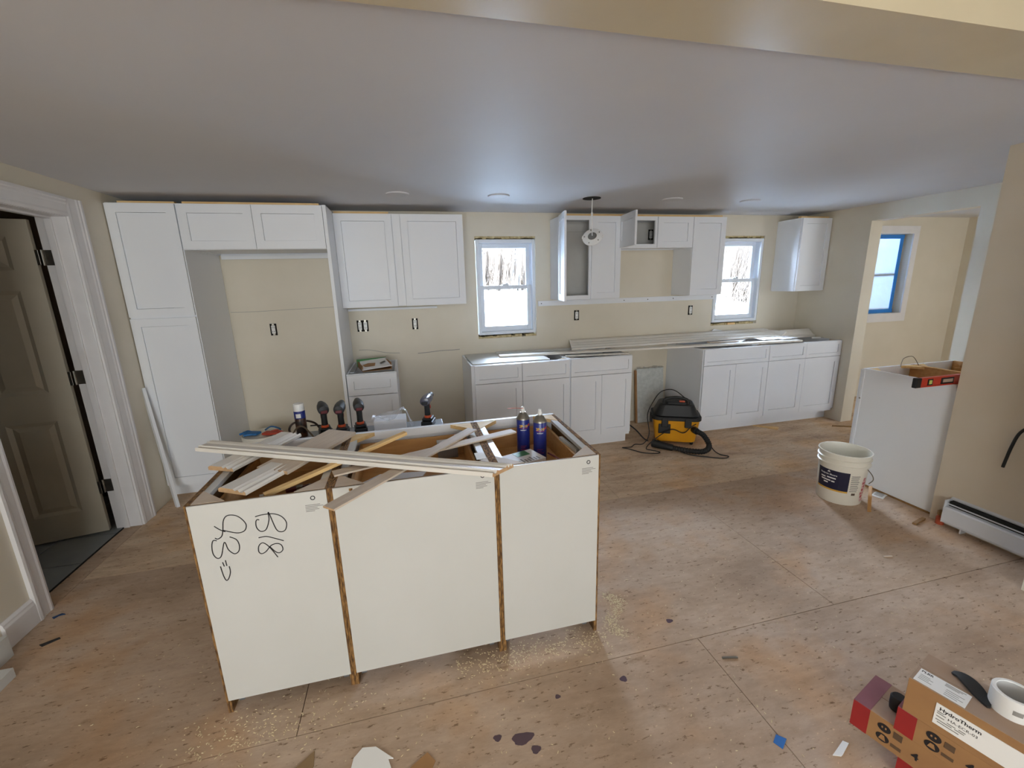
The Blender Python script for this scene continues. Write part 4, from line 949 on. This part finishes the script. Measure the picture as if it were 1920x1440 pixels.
tube(bm := B(), [(bx_+.155*math.cos(ra-.25), by_+.155*math.sin(ra-.25), .275), (bx_+.175*math.cos(ra-.1), by_+.175*math.sin(ra-.1), .235), (bx_+.178*math.cos(ra+.02), by_+.178*math.sin(ra+.02), .195), (bx_+.168*math.cos(ra-.18), by_+.168*math.sin(ra-.18), .175)], .0028, 8, 6); obj('bail_handle', bm, m_steel, b, smooth=40)
plank('stir_stick', (4.862, -2.255, .001), (5.03, -2.12, .10), .02, .006, 'flat', m_ply, 'paint stir stick leaning on the white bucket', cat='stick', roll=.5)
c = thing('paper_tag', 'small crumpled printed tag on the floor by the peninsula', 'paper', (5.16, -2.10, .001), rotz=R(20))
bm = B(); extrude(bm, [(0, 0), (.05, .006), (.095, 0), (.095, .003), (.05, .0095), (0, .003)], (-.05, -.035, 0), (1, 0, 0), (0, 0, 1), (0, .07, 0)); obj('card', bm, m_paper, c, local=True)
bm = B()
for i in range(4): bx(bm, -.035+.019*i, -.027+.019*i, -.025, .025, .0095, .0101)
obj('print', bm, m_greyink, c, local=True)

# ---------------------------------------------------------------- peninsula
PX = 5.213
c = thing('peninsula_base_cabinet', 'white peninsula base cabinet end with an open top, by the bucket', 'cabinet', (PX+.4, -2.1, 0))
YA, YZ = -1.800, -2.408
bm = B(); extrude(bm, [(YA-.02, .0), (YA-.02, ZT), (YZ, ZT), (YZ, 0)], (PX, 0, 0), (0, 1, 0), (0, 0, 1), (.016, 0, 0)); obj('end_panel', bm, m_cab, c)
bm = B(); bx(bm, PX+.004, PX+.9, YZ, YZ+.012, .02, ZT); bx(bm, PX+.44, PX+.475, YZ+.012, YA-.02, .1, ZT); bx(bm, PX+.88, PX+.9, YZ, YA-.02, .1, ZT); obj('back_panel', bm, m_ply, c)
bm = B(); bx(bm, PX-.004, PX+.9, YA-.019, YA, .1, ZT); obj('face_frame', bm, m_cab, c, bev=.002)
obj('drawer_box', box(PX+.03, PX+.43, YZ+.06, YA-.04, .735, .745), m_ply, c); obj('drawer_box', box(PX+.5, PX+.86, YZ+.06, YA-.04, .735, .745), m_ply, c)
for a, e in ((PX+.02, PX+.45), (PX+.48, PX+.88)):
    bm = B(); bx(bm, a, e, YZ+.05, YZ+.062, .735, .84); bx(bm, a, a+.012, YZ+.05, YA-.03, .735, .84); bx(bm, e-.012, e, YZ+.05, YA-.03, .735, .84); obj('drawer_side', bm, m_ply, c)
bm = B(); bx(bm, PX+.445, PX+.470, YZ, YA, ZT-.02, ZT-.001); bx(bm, PX, PX+.9, YZ, YZ+.03, ZT-.02, ZT-.001); obj('top_rail', bm, m_cab, c)
for sx, s in ((PX+.016, 1), (PX+.445, -1), (PX+.47, 1)):
    for yy, q in ((YZ+.03, 1), (YA-.019, -1)): extrude(bm := B(), [(0, 0), (s*.10, 0), (0, q*.10)], (sx, yy, ZT-.02), (1, 0, 0), (0, 1, 0), (0, 0, .018)); obj('corner_block', bm, m_pine, c)
obj('door', box(PX+.005, PX+.44, YA, YA+.019, .12, ZT-.01), m_cab, c); obj('bumper', cyl(B(), (PX-.006, YA-.012, .66), (PX-.001, YA-.012, .66), .006, n=10), m_steel, c)
obj('bottom_strip', box(PX-.006, PX, YZ+.01, YA-.03, 0, .012), m_plydk, c)
tube(bm := B(), [(PX+.28, YA-.06, ZT), (PX+.31, YA-.05, ZT+.06), (PX+.40, YA-.05, ZT+.07), (PX+.46, YA-.06, ZT+.0)], .0025, 6, 6); single('wire_loop', bm, m_steel, 'bent wire loop standing on the peninsula cabinet', 'wire', (PX+.37, YA-.055, ZT), smooth=40)
# spirit level
c = thing('spirit_level', 'red spirit level lying across the open peninsula cabinet', 'level', (5.2, -2.35, .889))
lx0, lx1, ly0, ly1, lz0, lz1 = 4.905, 5.52, -2.362, -2.338, .8895, .9495
bm = B(); bx(bm, lx0, lx1, ly0, ly1, lz0, lz0+.010); bx(bm, lx0, lx1, ly0, ly1, lz1-.010, lz1)
for a, e in ((lx0, lx0+.085), (lx0+.125, lx0+.195), (lx0+.30, lx0+.46), (lx0+.50, lx1)): bx(bm, a, e, ly0+.003, ly1-.003, lz0+.01, lz1-.01)
obj('beam_body', bm, m_red, c, bev=.0015); obj('end_cap', box(lx0-.012, lx0+.03, ly0-.001, ly1+.001, lz0-.0005, lz1+.001), m_black, c, bev=.004)
bm = B(); bx(bm, lx0+.085, lx0+.125, ly0+.001, ly1-.001, lz0+.01, lz1-.01); bx(bm, lx0+.195, lx0+.30, ly0+.001, ly1-.001, lz0+.01, lz1-.01); fr = obj('vial_frame', bm, m_black, c)
obj('vial', box(lx0+.094, lx0+.116, ly0-.001, ly1+.001, lz0+.018, lz1-.018), mat('vial_green', 'c8d070', .2), fr); obj('vial', box(lx0+.208, lx0+.288, ly0-.001, ly1+.001, lz0+.02, lz1-.02), mat('vial_window', 'b09a88', .3), fr)

# ---------------------------------------------------------------- stub wall: baseboard heater, pipe, cable
c = thing('baseboard_heater', 'white baseboard heater with dark louvre slots on the stub wall', 'heater', (5.13, -2.9, 0))
ye, ys = -3.02, -2.505
bm = B(); extrude(bm, [(X2, .035), (5.105, .035), (5.100, .05), (5.100, .135), (5.108, .142), (5.150, .150), (5.150, .04), (X2, .04)], (0, ys, 0), (1, 0, 0), (0, 0, 1), (0, ye-ys, 0)); obj('front_cover', bm, m_bb, c, bev=.001)
bm = B(); extrude(bm, [(5.150, .190), (X2, .196), (X2, .182), (5.154, .18)], (0, ys, 0), (1, 0, 0), (0, 0, 1), (0, ye-ys, 0)); obj('top_cover', bm, m_bb, c)
obj('damper', box(5.118, 5.124, ye, ys, .158, .164), m_bb, c); obj('fins', box(5.130, X2-.002, ye+.002, ys-.01, .04, .176), m_dark, c)
obj('end_plate', box(5.102, X2, ys-.004, ys, .035, .185), m_bb, c)
for y in (-2.6, -2.95): obj('bracket', box(5.12, X2, y-.004, y+.004, 0, .035), m_bb, c)
c = thing('heating_pipe', 'rusty red pipe stub rising from the floor beside the heater', 'pipe', (5.14, -2.478, 0)); lathe(bm := B(), [(.022, 0), (.022, .045), (.017, .048), (.017, .065)], (5.140, -2.482, 0), 18); obj('riser', bm, m_copper, c, smooth=40); lathe(bm := B(), [(.020, .062), (.020, .085), (.014, .09)], (5.140, -2.482, 0), 14); obj('elbow', bm, m_plydk, c, smooth=40)
tube(bm := B(), [(5.166, -2.80, .76), (5.150, -2.765, .745), (5.130, -2.74, .70), (5.120, -2.728, .62), (5.120, -2.720, .55), (5.125, -2.712, .493)], .0075, 10, 6)
single('electrical_cable', bm, m_rubber, 'black cable end hanging out of the stub wall', 'cable', (5.166, -2.80, .76), smooth=40)

# ---------------------------------------------------------------- stack of heater boxes at the corner of the frame
DR = Vector((.295, -.955, 0)).normalized(); WR = Vector((-DR.y, DR.x, 0))
def carton(name, label, p, w, L, h, z0, red=False, group='long heater cartons'):
    ang = math.atan2(DR.y, DR.x); c = thing(name, label, 'box', (p[0], p[1], z0), rotz=ang, group=group)     # local x runs along the carton, +y is its far side
    obj('carton', box(0, L, 0, w, 0, h-.0012), m_card, c, local=True, bev=.0015)
    obj('top_flap', box(.0005, L, .0005, w/2-.0012, h-.0012, h), m_cardtop, c, local=True); obj('top_flap', box(.0005, L, w/2+.0012, w-.0005, h-.0012, h), m_cardtop, c, local=True)
    if red:
        bm = B(); bx(bm, -.0008, .045, -.0008, w+.0008, -.0000, h-.0013); obj('end_band', bm, m_cardred, c, local=True, label='red printed end')
        obj('band_top', box(-.0008, .045, -.0006, w+.0006, h-.0013, h+.0006), m_purple, c, local=True)
        bm = B()
        for (x, z, r_) in ((.085, h*.68, .017), (.085, h*.30, .017)):
            q = []
            for i in range(20): a = 2*math.pi*i/20; q.append((x+r_*math.cos(a), z+r_*.85*math.sin(a)))
            extrude(bm, q, (0, -.0011, 0), (1, 0, 0), (0, 0, 1), (0, .001, 0))
        obj('pictogram', bm, m_ink, c, local=True)['kind'] = 'stuff'
        bm = B(); extrude(bm, [(.076, h*.22), (.094, h*.22), (.089, h*.40), (.081, h*.40)], (0, -.0015, 0), (1, 0, 0), (0, 0, 1), (0, .001, 0)); extrude(bm, [(.078, h*.66), (.082, h*.66), (.082, h*.73), (.078, h*.73)], (0, -.0015, 0), (1, 0, 0), (0, 0, 1), (0, .001, 0)); extrude(bm, [(.087, h*.66), (.091, h*.66), (.091, h*.73), (.087, h*.73)], (0, -.0015, 0), (1, 0, 0), (0, 0, 1), (0, .001, 0)); obj('pictogram_detail', bm, m_card, c, local=True)['kind'] = 'stuff'
        bm = B(); bx(bm, .108, .130, -.0011, -.0002, h*.56, h*.80); bx(bm, .106, .132, -.0011, -.0002, h*.2, h*.32); obj('print_block', bm, mat('faded_ink', '5c4632', .7) if 'faded_ink' not in MATS else MATS['faded_ink'], c, local=True)['kind'] = 'stuff'
        T = textmesh('4', .035, bold=True); T.transform(Matrix.Translation((.155, h*.32, 0))); place(T, (0, -.0012, 0), (1, 0, 0), (0, 0, 1)); obj('numeral', T, m_ink, c, local=True)
    return c
carton('heater_carton', 'long red ended carton at the bottom of the stack on the floor', (3.322, -3.505), .165, .50, .100, 0, True)
carton('heater_carton', 'red ended carton sticking out farthest in the middle of the stack', (3.262, -3.393), .165, .55, .099, .1005, True)
cC = carton('heater_carton', 'red ended carton directly under the labelled top carton', (3.284, -3.499), .160, .45, .085, .200, True)
cD = carton('heater_carton', 'labelled brown carton on top of the stack', (3.284, -3.508), .155, .45, .119, .2855)
h = .119
bm = box(.066, .30, -.0016, -.0002, .022, .092); lp = obj('side_label', bm, m_paper, cD, local=True, label='white shipping label on the side')
T = textmesh('HydroTherm', .0158, bold=True)
for v_ in T.verts: v_.co.x = v_.co.x*1.0+.074; v_.co.y += .073
place(T, (0, -.0019, 0), (1, 0, 0), (0, 0, 1)); obj('label_text', T, m_ink, lp, local=True)
T = textmesh('HA-ECR-03', .0125)
for v_ in T.verts: v_.co.x += .094; v_.co.y += .055
place(T, (0, -.0019, 0), (1, 0, 0), (0, 0, 1)); obj('label_text', T, m_ink, lp, local=True)
bm = B()
for (a, e, z) in ((.071, .085, .066), (.071, .09, .060), (.071, .088, .050), (.094, .112, .045), (.118, .132, .046), (.071, .105, .039), (.11, .13, .040), (.075, .12, .032)): bx(bm, a, e, -.0019, -.0015, z, z+.0030)
obj('fine_print', bm, m_greyink, lp, local=True)['kind'] = 'stuff'
bm = box(.008, .118, .004, .068, h+.0002, h+.0012); lp = obj('top_label', bm, m_paper, cD, local=True, label='white packing label on the top')
T = textmesh('PLBR', .0125, bold=True)
for v_ in T.verts: v_.co.x += .012; v_.co.y += .054
for v_ in T.verts: v_.co.z = h+.0014
obj('label_text', T, m_ink, lp, local=True)
bm = B()
for i in range(3): bx(bm, .065, .108-.006*i, .060-.005*i, .0625-.005*i, h+.0012, h+.0014)
for i in range(4): bx(bm, .014, .036+.008*(i % 2), .040-.007*i, .042-.007*i, h+.0012, h+.0014); bx(bm, .072, .110-.01*(i % 2), .036-.008*i, .038-.008*i, h+.0012, h+.0014)
obj('fine_print', bm, m_greyink, lp, local=True)['kind'] = 'stuff'
# black webbing strap and white roll lying on the top carton
def onD(x, y, z=0): return Vector((3.284, -3.508, .2855))+DR*x+WR*y+Vector((0, 0, h+z))
bm = B(); pts = [onD(.062, .128, .004), onD(.085, .122, .012), onD(.11, .102, .014), onD(.135, .078, .010), onD(.152, .06, .006)]; pr_ = smoothpath(pts, 5); prev = None
for i, p in enumerate(pr_):
    t_ = (pr_[min(i+1, len(pr_)-1)]-pr_[max(i-1, 0)]).normalized(); sd_ = t_.cross(Vector((0, 0, 1))).normalized()*(.004+.017*math.sin(math.pi*min(1, (i+1)/len(pr_)))); cur = [bm.verts.new(p+sd_), bm.verts.new(p-sd_), bm.verts.new(p-sd_-Vector((0, 0, .006))), bm.verts.new(p+sd_-Vector((0, 0, .006)))]
    if prev:
        for k in range(4): bm.faces.new((prev[k], prev[(k+1) % 4], cur[(k+1) % 4], cur[k]))
    else: bm.faces.new(cur)
    prev = cur
bm.faces.new(prev)
single('webbing_strap', bm, m_blk2, 'black rubber strap draped on the top carton', 'strap', onD(.11, .1))
q = onD(.185, .105)
c = thing('tape_roll', 'white roll with printed side standing on the top carton', 'tape roll', q)
lathe(bm := B(), [(.036, 0), (.046, 0), (.046, .058), (.044, .06), (.037, .06), (.036, .058)], q, 40, False, False); 
bmesh.ops.remove_doubles(bm, verts=bm.verts, dist=1e-6)
obj('roll', bm, m_white, c, smooth=40)
T = textmesh('TAPE', .008); 
bm = grid(-.01, .01, .02, .034, 4, 1); T.free()
A1 = math.atan2(-4.25-q.y, 1.91-q.x)
for v_ in bm.verts: r_ = .0464; a = A1+v_.co.x/r_+.3; v_.co = Vector((q.x+r_*math.cos(a), q.y+r_*math.sin(a), q.z+v_.co.y))
obj('printed_mark', bm, m_greyink, c)
q = onD(-.028, .085, -.119); bm = B(); lathe(bm, [(.012, 0), (.020, .002), (.022, .02), (.022, .045), (.018, .05)], (q.x, q.y, .2005), 20); single('black_cap', bm, m_black, 'black rubber cap beside the end of the labelled carton', 'cap', (q.x, q.y, .2005), smooth=40)

# ---------------------------------------------------------------- boards and scraps on the floor
plank('filler_board', (.126, -.773, .001), (.010, -.648, .905), .042, .019, 'flat', m_cab, 'narrow white filler board leaning beside the tall pantry', cat='board', roll=R(90))
single('cabinet_panel', box(.019, .060, -2.52, -2.135, 0, .105), m_mel, 'white board standing on edge against the baseboard', 'board', (.04, -2.3, 0))
single('cabinet_panel', box(.062, .165, -2.62, -2.275, 0, .045), m_mel, 'white board lying on the floor near the baseboard', 'board', (.11, -2.4, 0), bev=.001)
random.seed(12)
def scrap(name, pts, z, h_, m_, label, cat='scrap'):
    cx = sum(p[0] for p in pts)/len(pts); cy = sum(p[1] for p in pts)/len(pts)
    extrude(bm := B(), [(p[0], p[1]) for p in pts], (0, 0, z), (1, 0, 0), (0, 1, 0), (0, 0, h_)); return single(name, bm, m_, label, cat, (cx, cy, z))
scrap('tape_scrap', [(3.033, -3.322), (3.063, -3.303), (3.086, -3.325), (3.046, -3.349)], .0005, .002, m_tapeb, 'square scrap of blue tape on the plywood', 'tape')
scrap('tape_scrap', [(.055, -1.905), (.085, -1.885), (.105, -1.895), (.08, -1.9), (.07, -1.918)], .0005, .004, mat('dark_blue_scrap', '1f3f66', .6), 'dark blue tape scrap at the foot of the door casing', 'tape')
scrap('paper_scrap', [(1.60, -3.07), (1.612, -3.00), (1.639, -2.972), (1.684, -2.980), (1.745, -3.035), (1.728, -3.032), (1.742, -3.075), (1.70, -3.12)], .001, .004, m_paper, 'torn white paper at the bottom edge of the floor', 'paper')
scrap('cardboard_scrap', [(1.785, -3.09), (1.86, -3.045), (1.885, -3.08), (1.85, -3.14)], .0005, .003, m_card, 'torn kraft cardboard piece beside the white paper', 'cardboard')
scrap('cardboard_scrap', [(1.40, -3.0), (1.475, -2.937), (1.482, -2.99), (1.45, -3.05)], .0005, .003, mat('tan_card', '8d7352', .8), 'dull brown cardboard corner left of the torn paper'.replace(' left of', ' near'), 'cardboard')
scrap('paper_scrap', [(3.190, -3.408), (3.266, -3.380), (3.278, -3.392), (3.225, -3.415), (3.214, -3.418)], .0005, .003, m_paper, 'curled white paper slip beside the carton stack', 'paper')
plank('steel_pin', (3.101, -2.985, .001), (3.165, -3.000, .001), .007, .006, 'flat', m_steel, 'short steel pin lying on the plywood', cat='pin')
scrap('wood_shim', [(5.47, -.56), (5.61, -.745), (5.67, -.70), (5.66, -.68)], .0005, .01, m_pine, 'thin wood shim on the floor before the corner base cabinet', 'shim')
scrap('wood_shim', [(6.22, -.83), (6.40, -.92), (6.41, -.905), (6.24, -.815)], .0005, .01, m_plydk, 'brown shim on the floor by the partition end', 'shim')
scrap('wood_scrap', [(4.97, -2.44), (5.10, -2.41), (5.105, -2.428), (4.98, -2.458)], .0005, .012, m_plydk, 'brown wood sliver on the floor beside the stub wall', 'scrap')
scrap('wood_scrap', [(4.45, -2.643), (4.50, -2.654), (4.497, -2.662), (4.448, -2.651)], .0005, .006, m_wood, 'tiny pale wood sliver on the open floor', 'scrap')
scrap('leaf_scrap', [(.13, -2.10), (.19, -2.07), (.20, -2.08), (.15, -2.115)], .0005, .003, m_blk2, 'dark leaf scrap on the floor near the baseboard', 'scrap')
def sawdust(name, n, gen, label):
    bm = B()
    for i in range(n):
        x, y = gen(); a = random.uniform(0, 3.14); l = random.uniform(.002, .0055); w = random.uniform(.001, .002); ca_, sa_ = math.cos(a), math.sin(a)
        vs = [bm.verts.new((x+u*l*ca_-q_*w*sa_, y+u*l*sa_+q_*w*ca_, .0006)) for u, q_ in ((-1, -1), (1, -1), (1, 1), (-1, 1))]; tp = bm.verts.new((x, y, .0026))
        for k in range(4): bm.faces.new((vs[k], vs[(k+1) % 4], tp))
    me_ = single(name, bm, m_chip, label, 'sawdust', (2.5, -2.7, 0), kind='stuff')
def arc():
    t_ = random.random(); x = 2.78+.05*math.sin(t_*6)+random.gauss(0, .02); return (x, -2.50-.25*t_+random.gauss(0, .015))
sawdust('sawdust', 420, arc, 'arc of pale sawdust at the corner of the island')
sawdust('sawdust', 460, lambda: (random.uniform(2.0, 2.68), -2.73+random.gauss(0, .035)-.02*random.random()), 'pale sawdust scattered under the island end panel')
sawdust('sawdust', 260, lambda: (random.triangular(.9, 1.7, 1.2), -2.80+random.gauss(0, .06)), 'sawdust scattered before the handwritten island cabinet')
sawdust('sawdust', 420, lambda: (random.uniform(.5, 4.3), random.uniform(-3.5, -2.2)), 'loose wood chips strewn over the open floor')

# ---------------------------------------------------------------- outdoors
def gz(x, y):
    s = min(1, max(0, (x-13)/12)); return -.45+min(y, 40)*(.058*(1-s)+.012*s)
bm = B(); xs = [-30+4*i for i in range(26)]; ys = [.2+3*i for i in range(26)]; g = [[bm.verts.new((x, y, gz(x, y)+random.uniform(-.05, .05)*(y > 4))) for y in ys] for x in xs]
for i in range(len(xs)-1):
    for k in range(len(ys)-1): bm.faces.new((g[i][k], g[i+1][k], g[i+1][k+1], g[i][k+1]))
o = struct('ground_snow', bm, m_snow, label='snow covered yard outside'); o.data.shade_smooth()
random.seed(21)
def tree_mesh(seed, hgt):
    rnd = random.Random(seed); tk = B(); br = B()
    def grow(bm, p, d, L, r, lev):
        n = 3; pts = [Vector(p)]; dd = Vector(d)
        for i in range(n): dd = (dd+Vector((rnd.uniform(-.16, .16), rnd.uniform(-.16, .16), .05))).normalized(); pts.append(pts[-1]+dd*L/n)
        tube(bm, pts, lambda q: r*(1-.6*q), 5 if lev == 0 else 3, 1 if lev else 2)
        if lev < 3:
            for k in range((9, 4, 3)[lev]):
                t_ = rnd.uniform(.25 if lev == 0 else .2, .98); b_ = pts[min(int(t_*n), n-1)].lerp(pts[min(int(t_*n)+1, n)], t_*n % 1); a = rnd.uniform(0, 6.28)
                nd = (dd*.75+Vector((math.cos(a), math.sin(a), .15))*.7).normalized(); grow(br, b_, nd, L*rnd.uniform(.28, .45), r*.42*(1-.4*t_), lev+1)
    grow(tk, (0, 0, 0), (0, 0, 1), hgt, .10, 0); return tk, br
protos = []
for s, hh in ((1, 9), (2, 11), (3, 8), (4, 10)):
    tk, br = tree_mesh(s, hh); protos.append((tk, br))
T0 = []
def fan(cx0, cx1, y):   # x range seen through a window at depth y
    k = (y+4.25)/4.25; return 1.91+(cx0-1.91)*k, 1.91+(cx1-1.91)*k
sites = []
for (a, b, n, l, gname) in ((2.6, 3.2, 26, 'leafless tree beyond the snow, seen through the first window', 'bare trees behind the first window'), (5.28, 5.95, 22, 'leafless tree beyond the snow, seen through the second window', 'bare trees behind the second window')):
    for i in range(n):
        y = random.uniform(20, 38); x0, x1 = fan(a-.05, b+.05, y); x = x0+(x1-x0)*(i+random.random())/n; sites.append((x, y, l, gname))
for i, (x, y, l, gname) in enumerate(sites):
    k = i % 4
    if i < 4:
        t = thing('bare_tree', l, 'tree', (0, 0, 0), group=gname)
        obj('trunk', protos[k][0], m_bark, t, local=True); obj('branches', protos[k][1], m_bark, t, local=True); T0.append(t)
    else: t = copy_tree(T0[k], None, None, None, l, gname)
    sc_ = random.uniform(.7, 1.15); t.location = (x, y, gz(x, y)-.1); t.rotation_euler = (0, 0, random.uniform(0, 6.28)); t.scale = (sc_, sc_, sc_)
bm = B(); random.seed(31)
def twig(x, y, hmax):
    z = gz(x, y); h_ = random.uniform(.3, 1)*hmax; dx = random.uniform(-.35, .35)*h_; dy = random.uniform(-.3, .3)*h_; w = .017
    a = [bm.verts.new((x+w*math.cos(q), y+w*math.sin(q), z)) for q in (0, 2.1, 4.2)]; t_ = bm.verts.new((x+dx, y+dy, z+h_))
    for k in range(3): bm.faces.new((a[k], a[(k+1) % 3], t_))
for (a, b, n, y0, y1) in ((2.55, 3.25, 15000, 26, 42), (5.2, 6.0, 15000, 19, 42)):
    for i in range(n):
        y = random.uniform(y0, y1); x0, x1 = fan(a, b, y); twig(random.uniform(x0, x1), y, 3.9 if a < 4 else 6.2)
o = obj('brush_thicket', bm, m_brush); tag(o, 'tan winter brush growing along the edge of the woods', 'brush', kind='stuff')
for (x, y, s, l) in ((9.1, 21.0, .45, 'grey rock poking through the snow, seen through the first window'), (8.7, 15.5, .3, 'smaller rock low in the snow beyond the first window'), (26.4, 22.5, 1.0, 'snow dusted boulder seen through the second window')):
    bm = B(); bmesh.ops.create_icosphere(bm, subdivisions=2, radius=1)
    for v_ in bm.verts: v_.co = Vector((v_.co.x*s*random.uniform(.85, 1.15), v_.co.y*s*random.uniform(.85, 1.15), max(-.3, v_.co.z)*s*.42))
    bm.transform(Matrix.Translation((x, y, gz(x, y)))); single('rock', bm, m_rock, l, 'rock', (x, y, gz(x, y)), smooth=60)
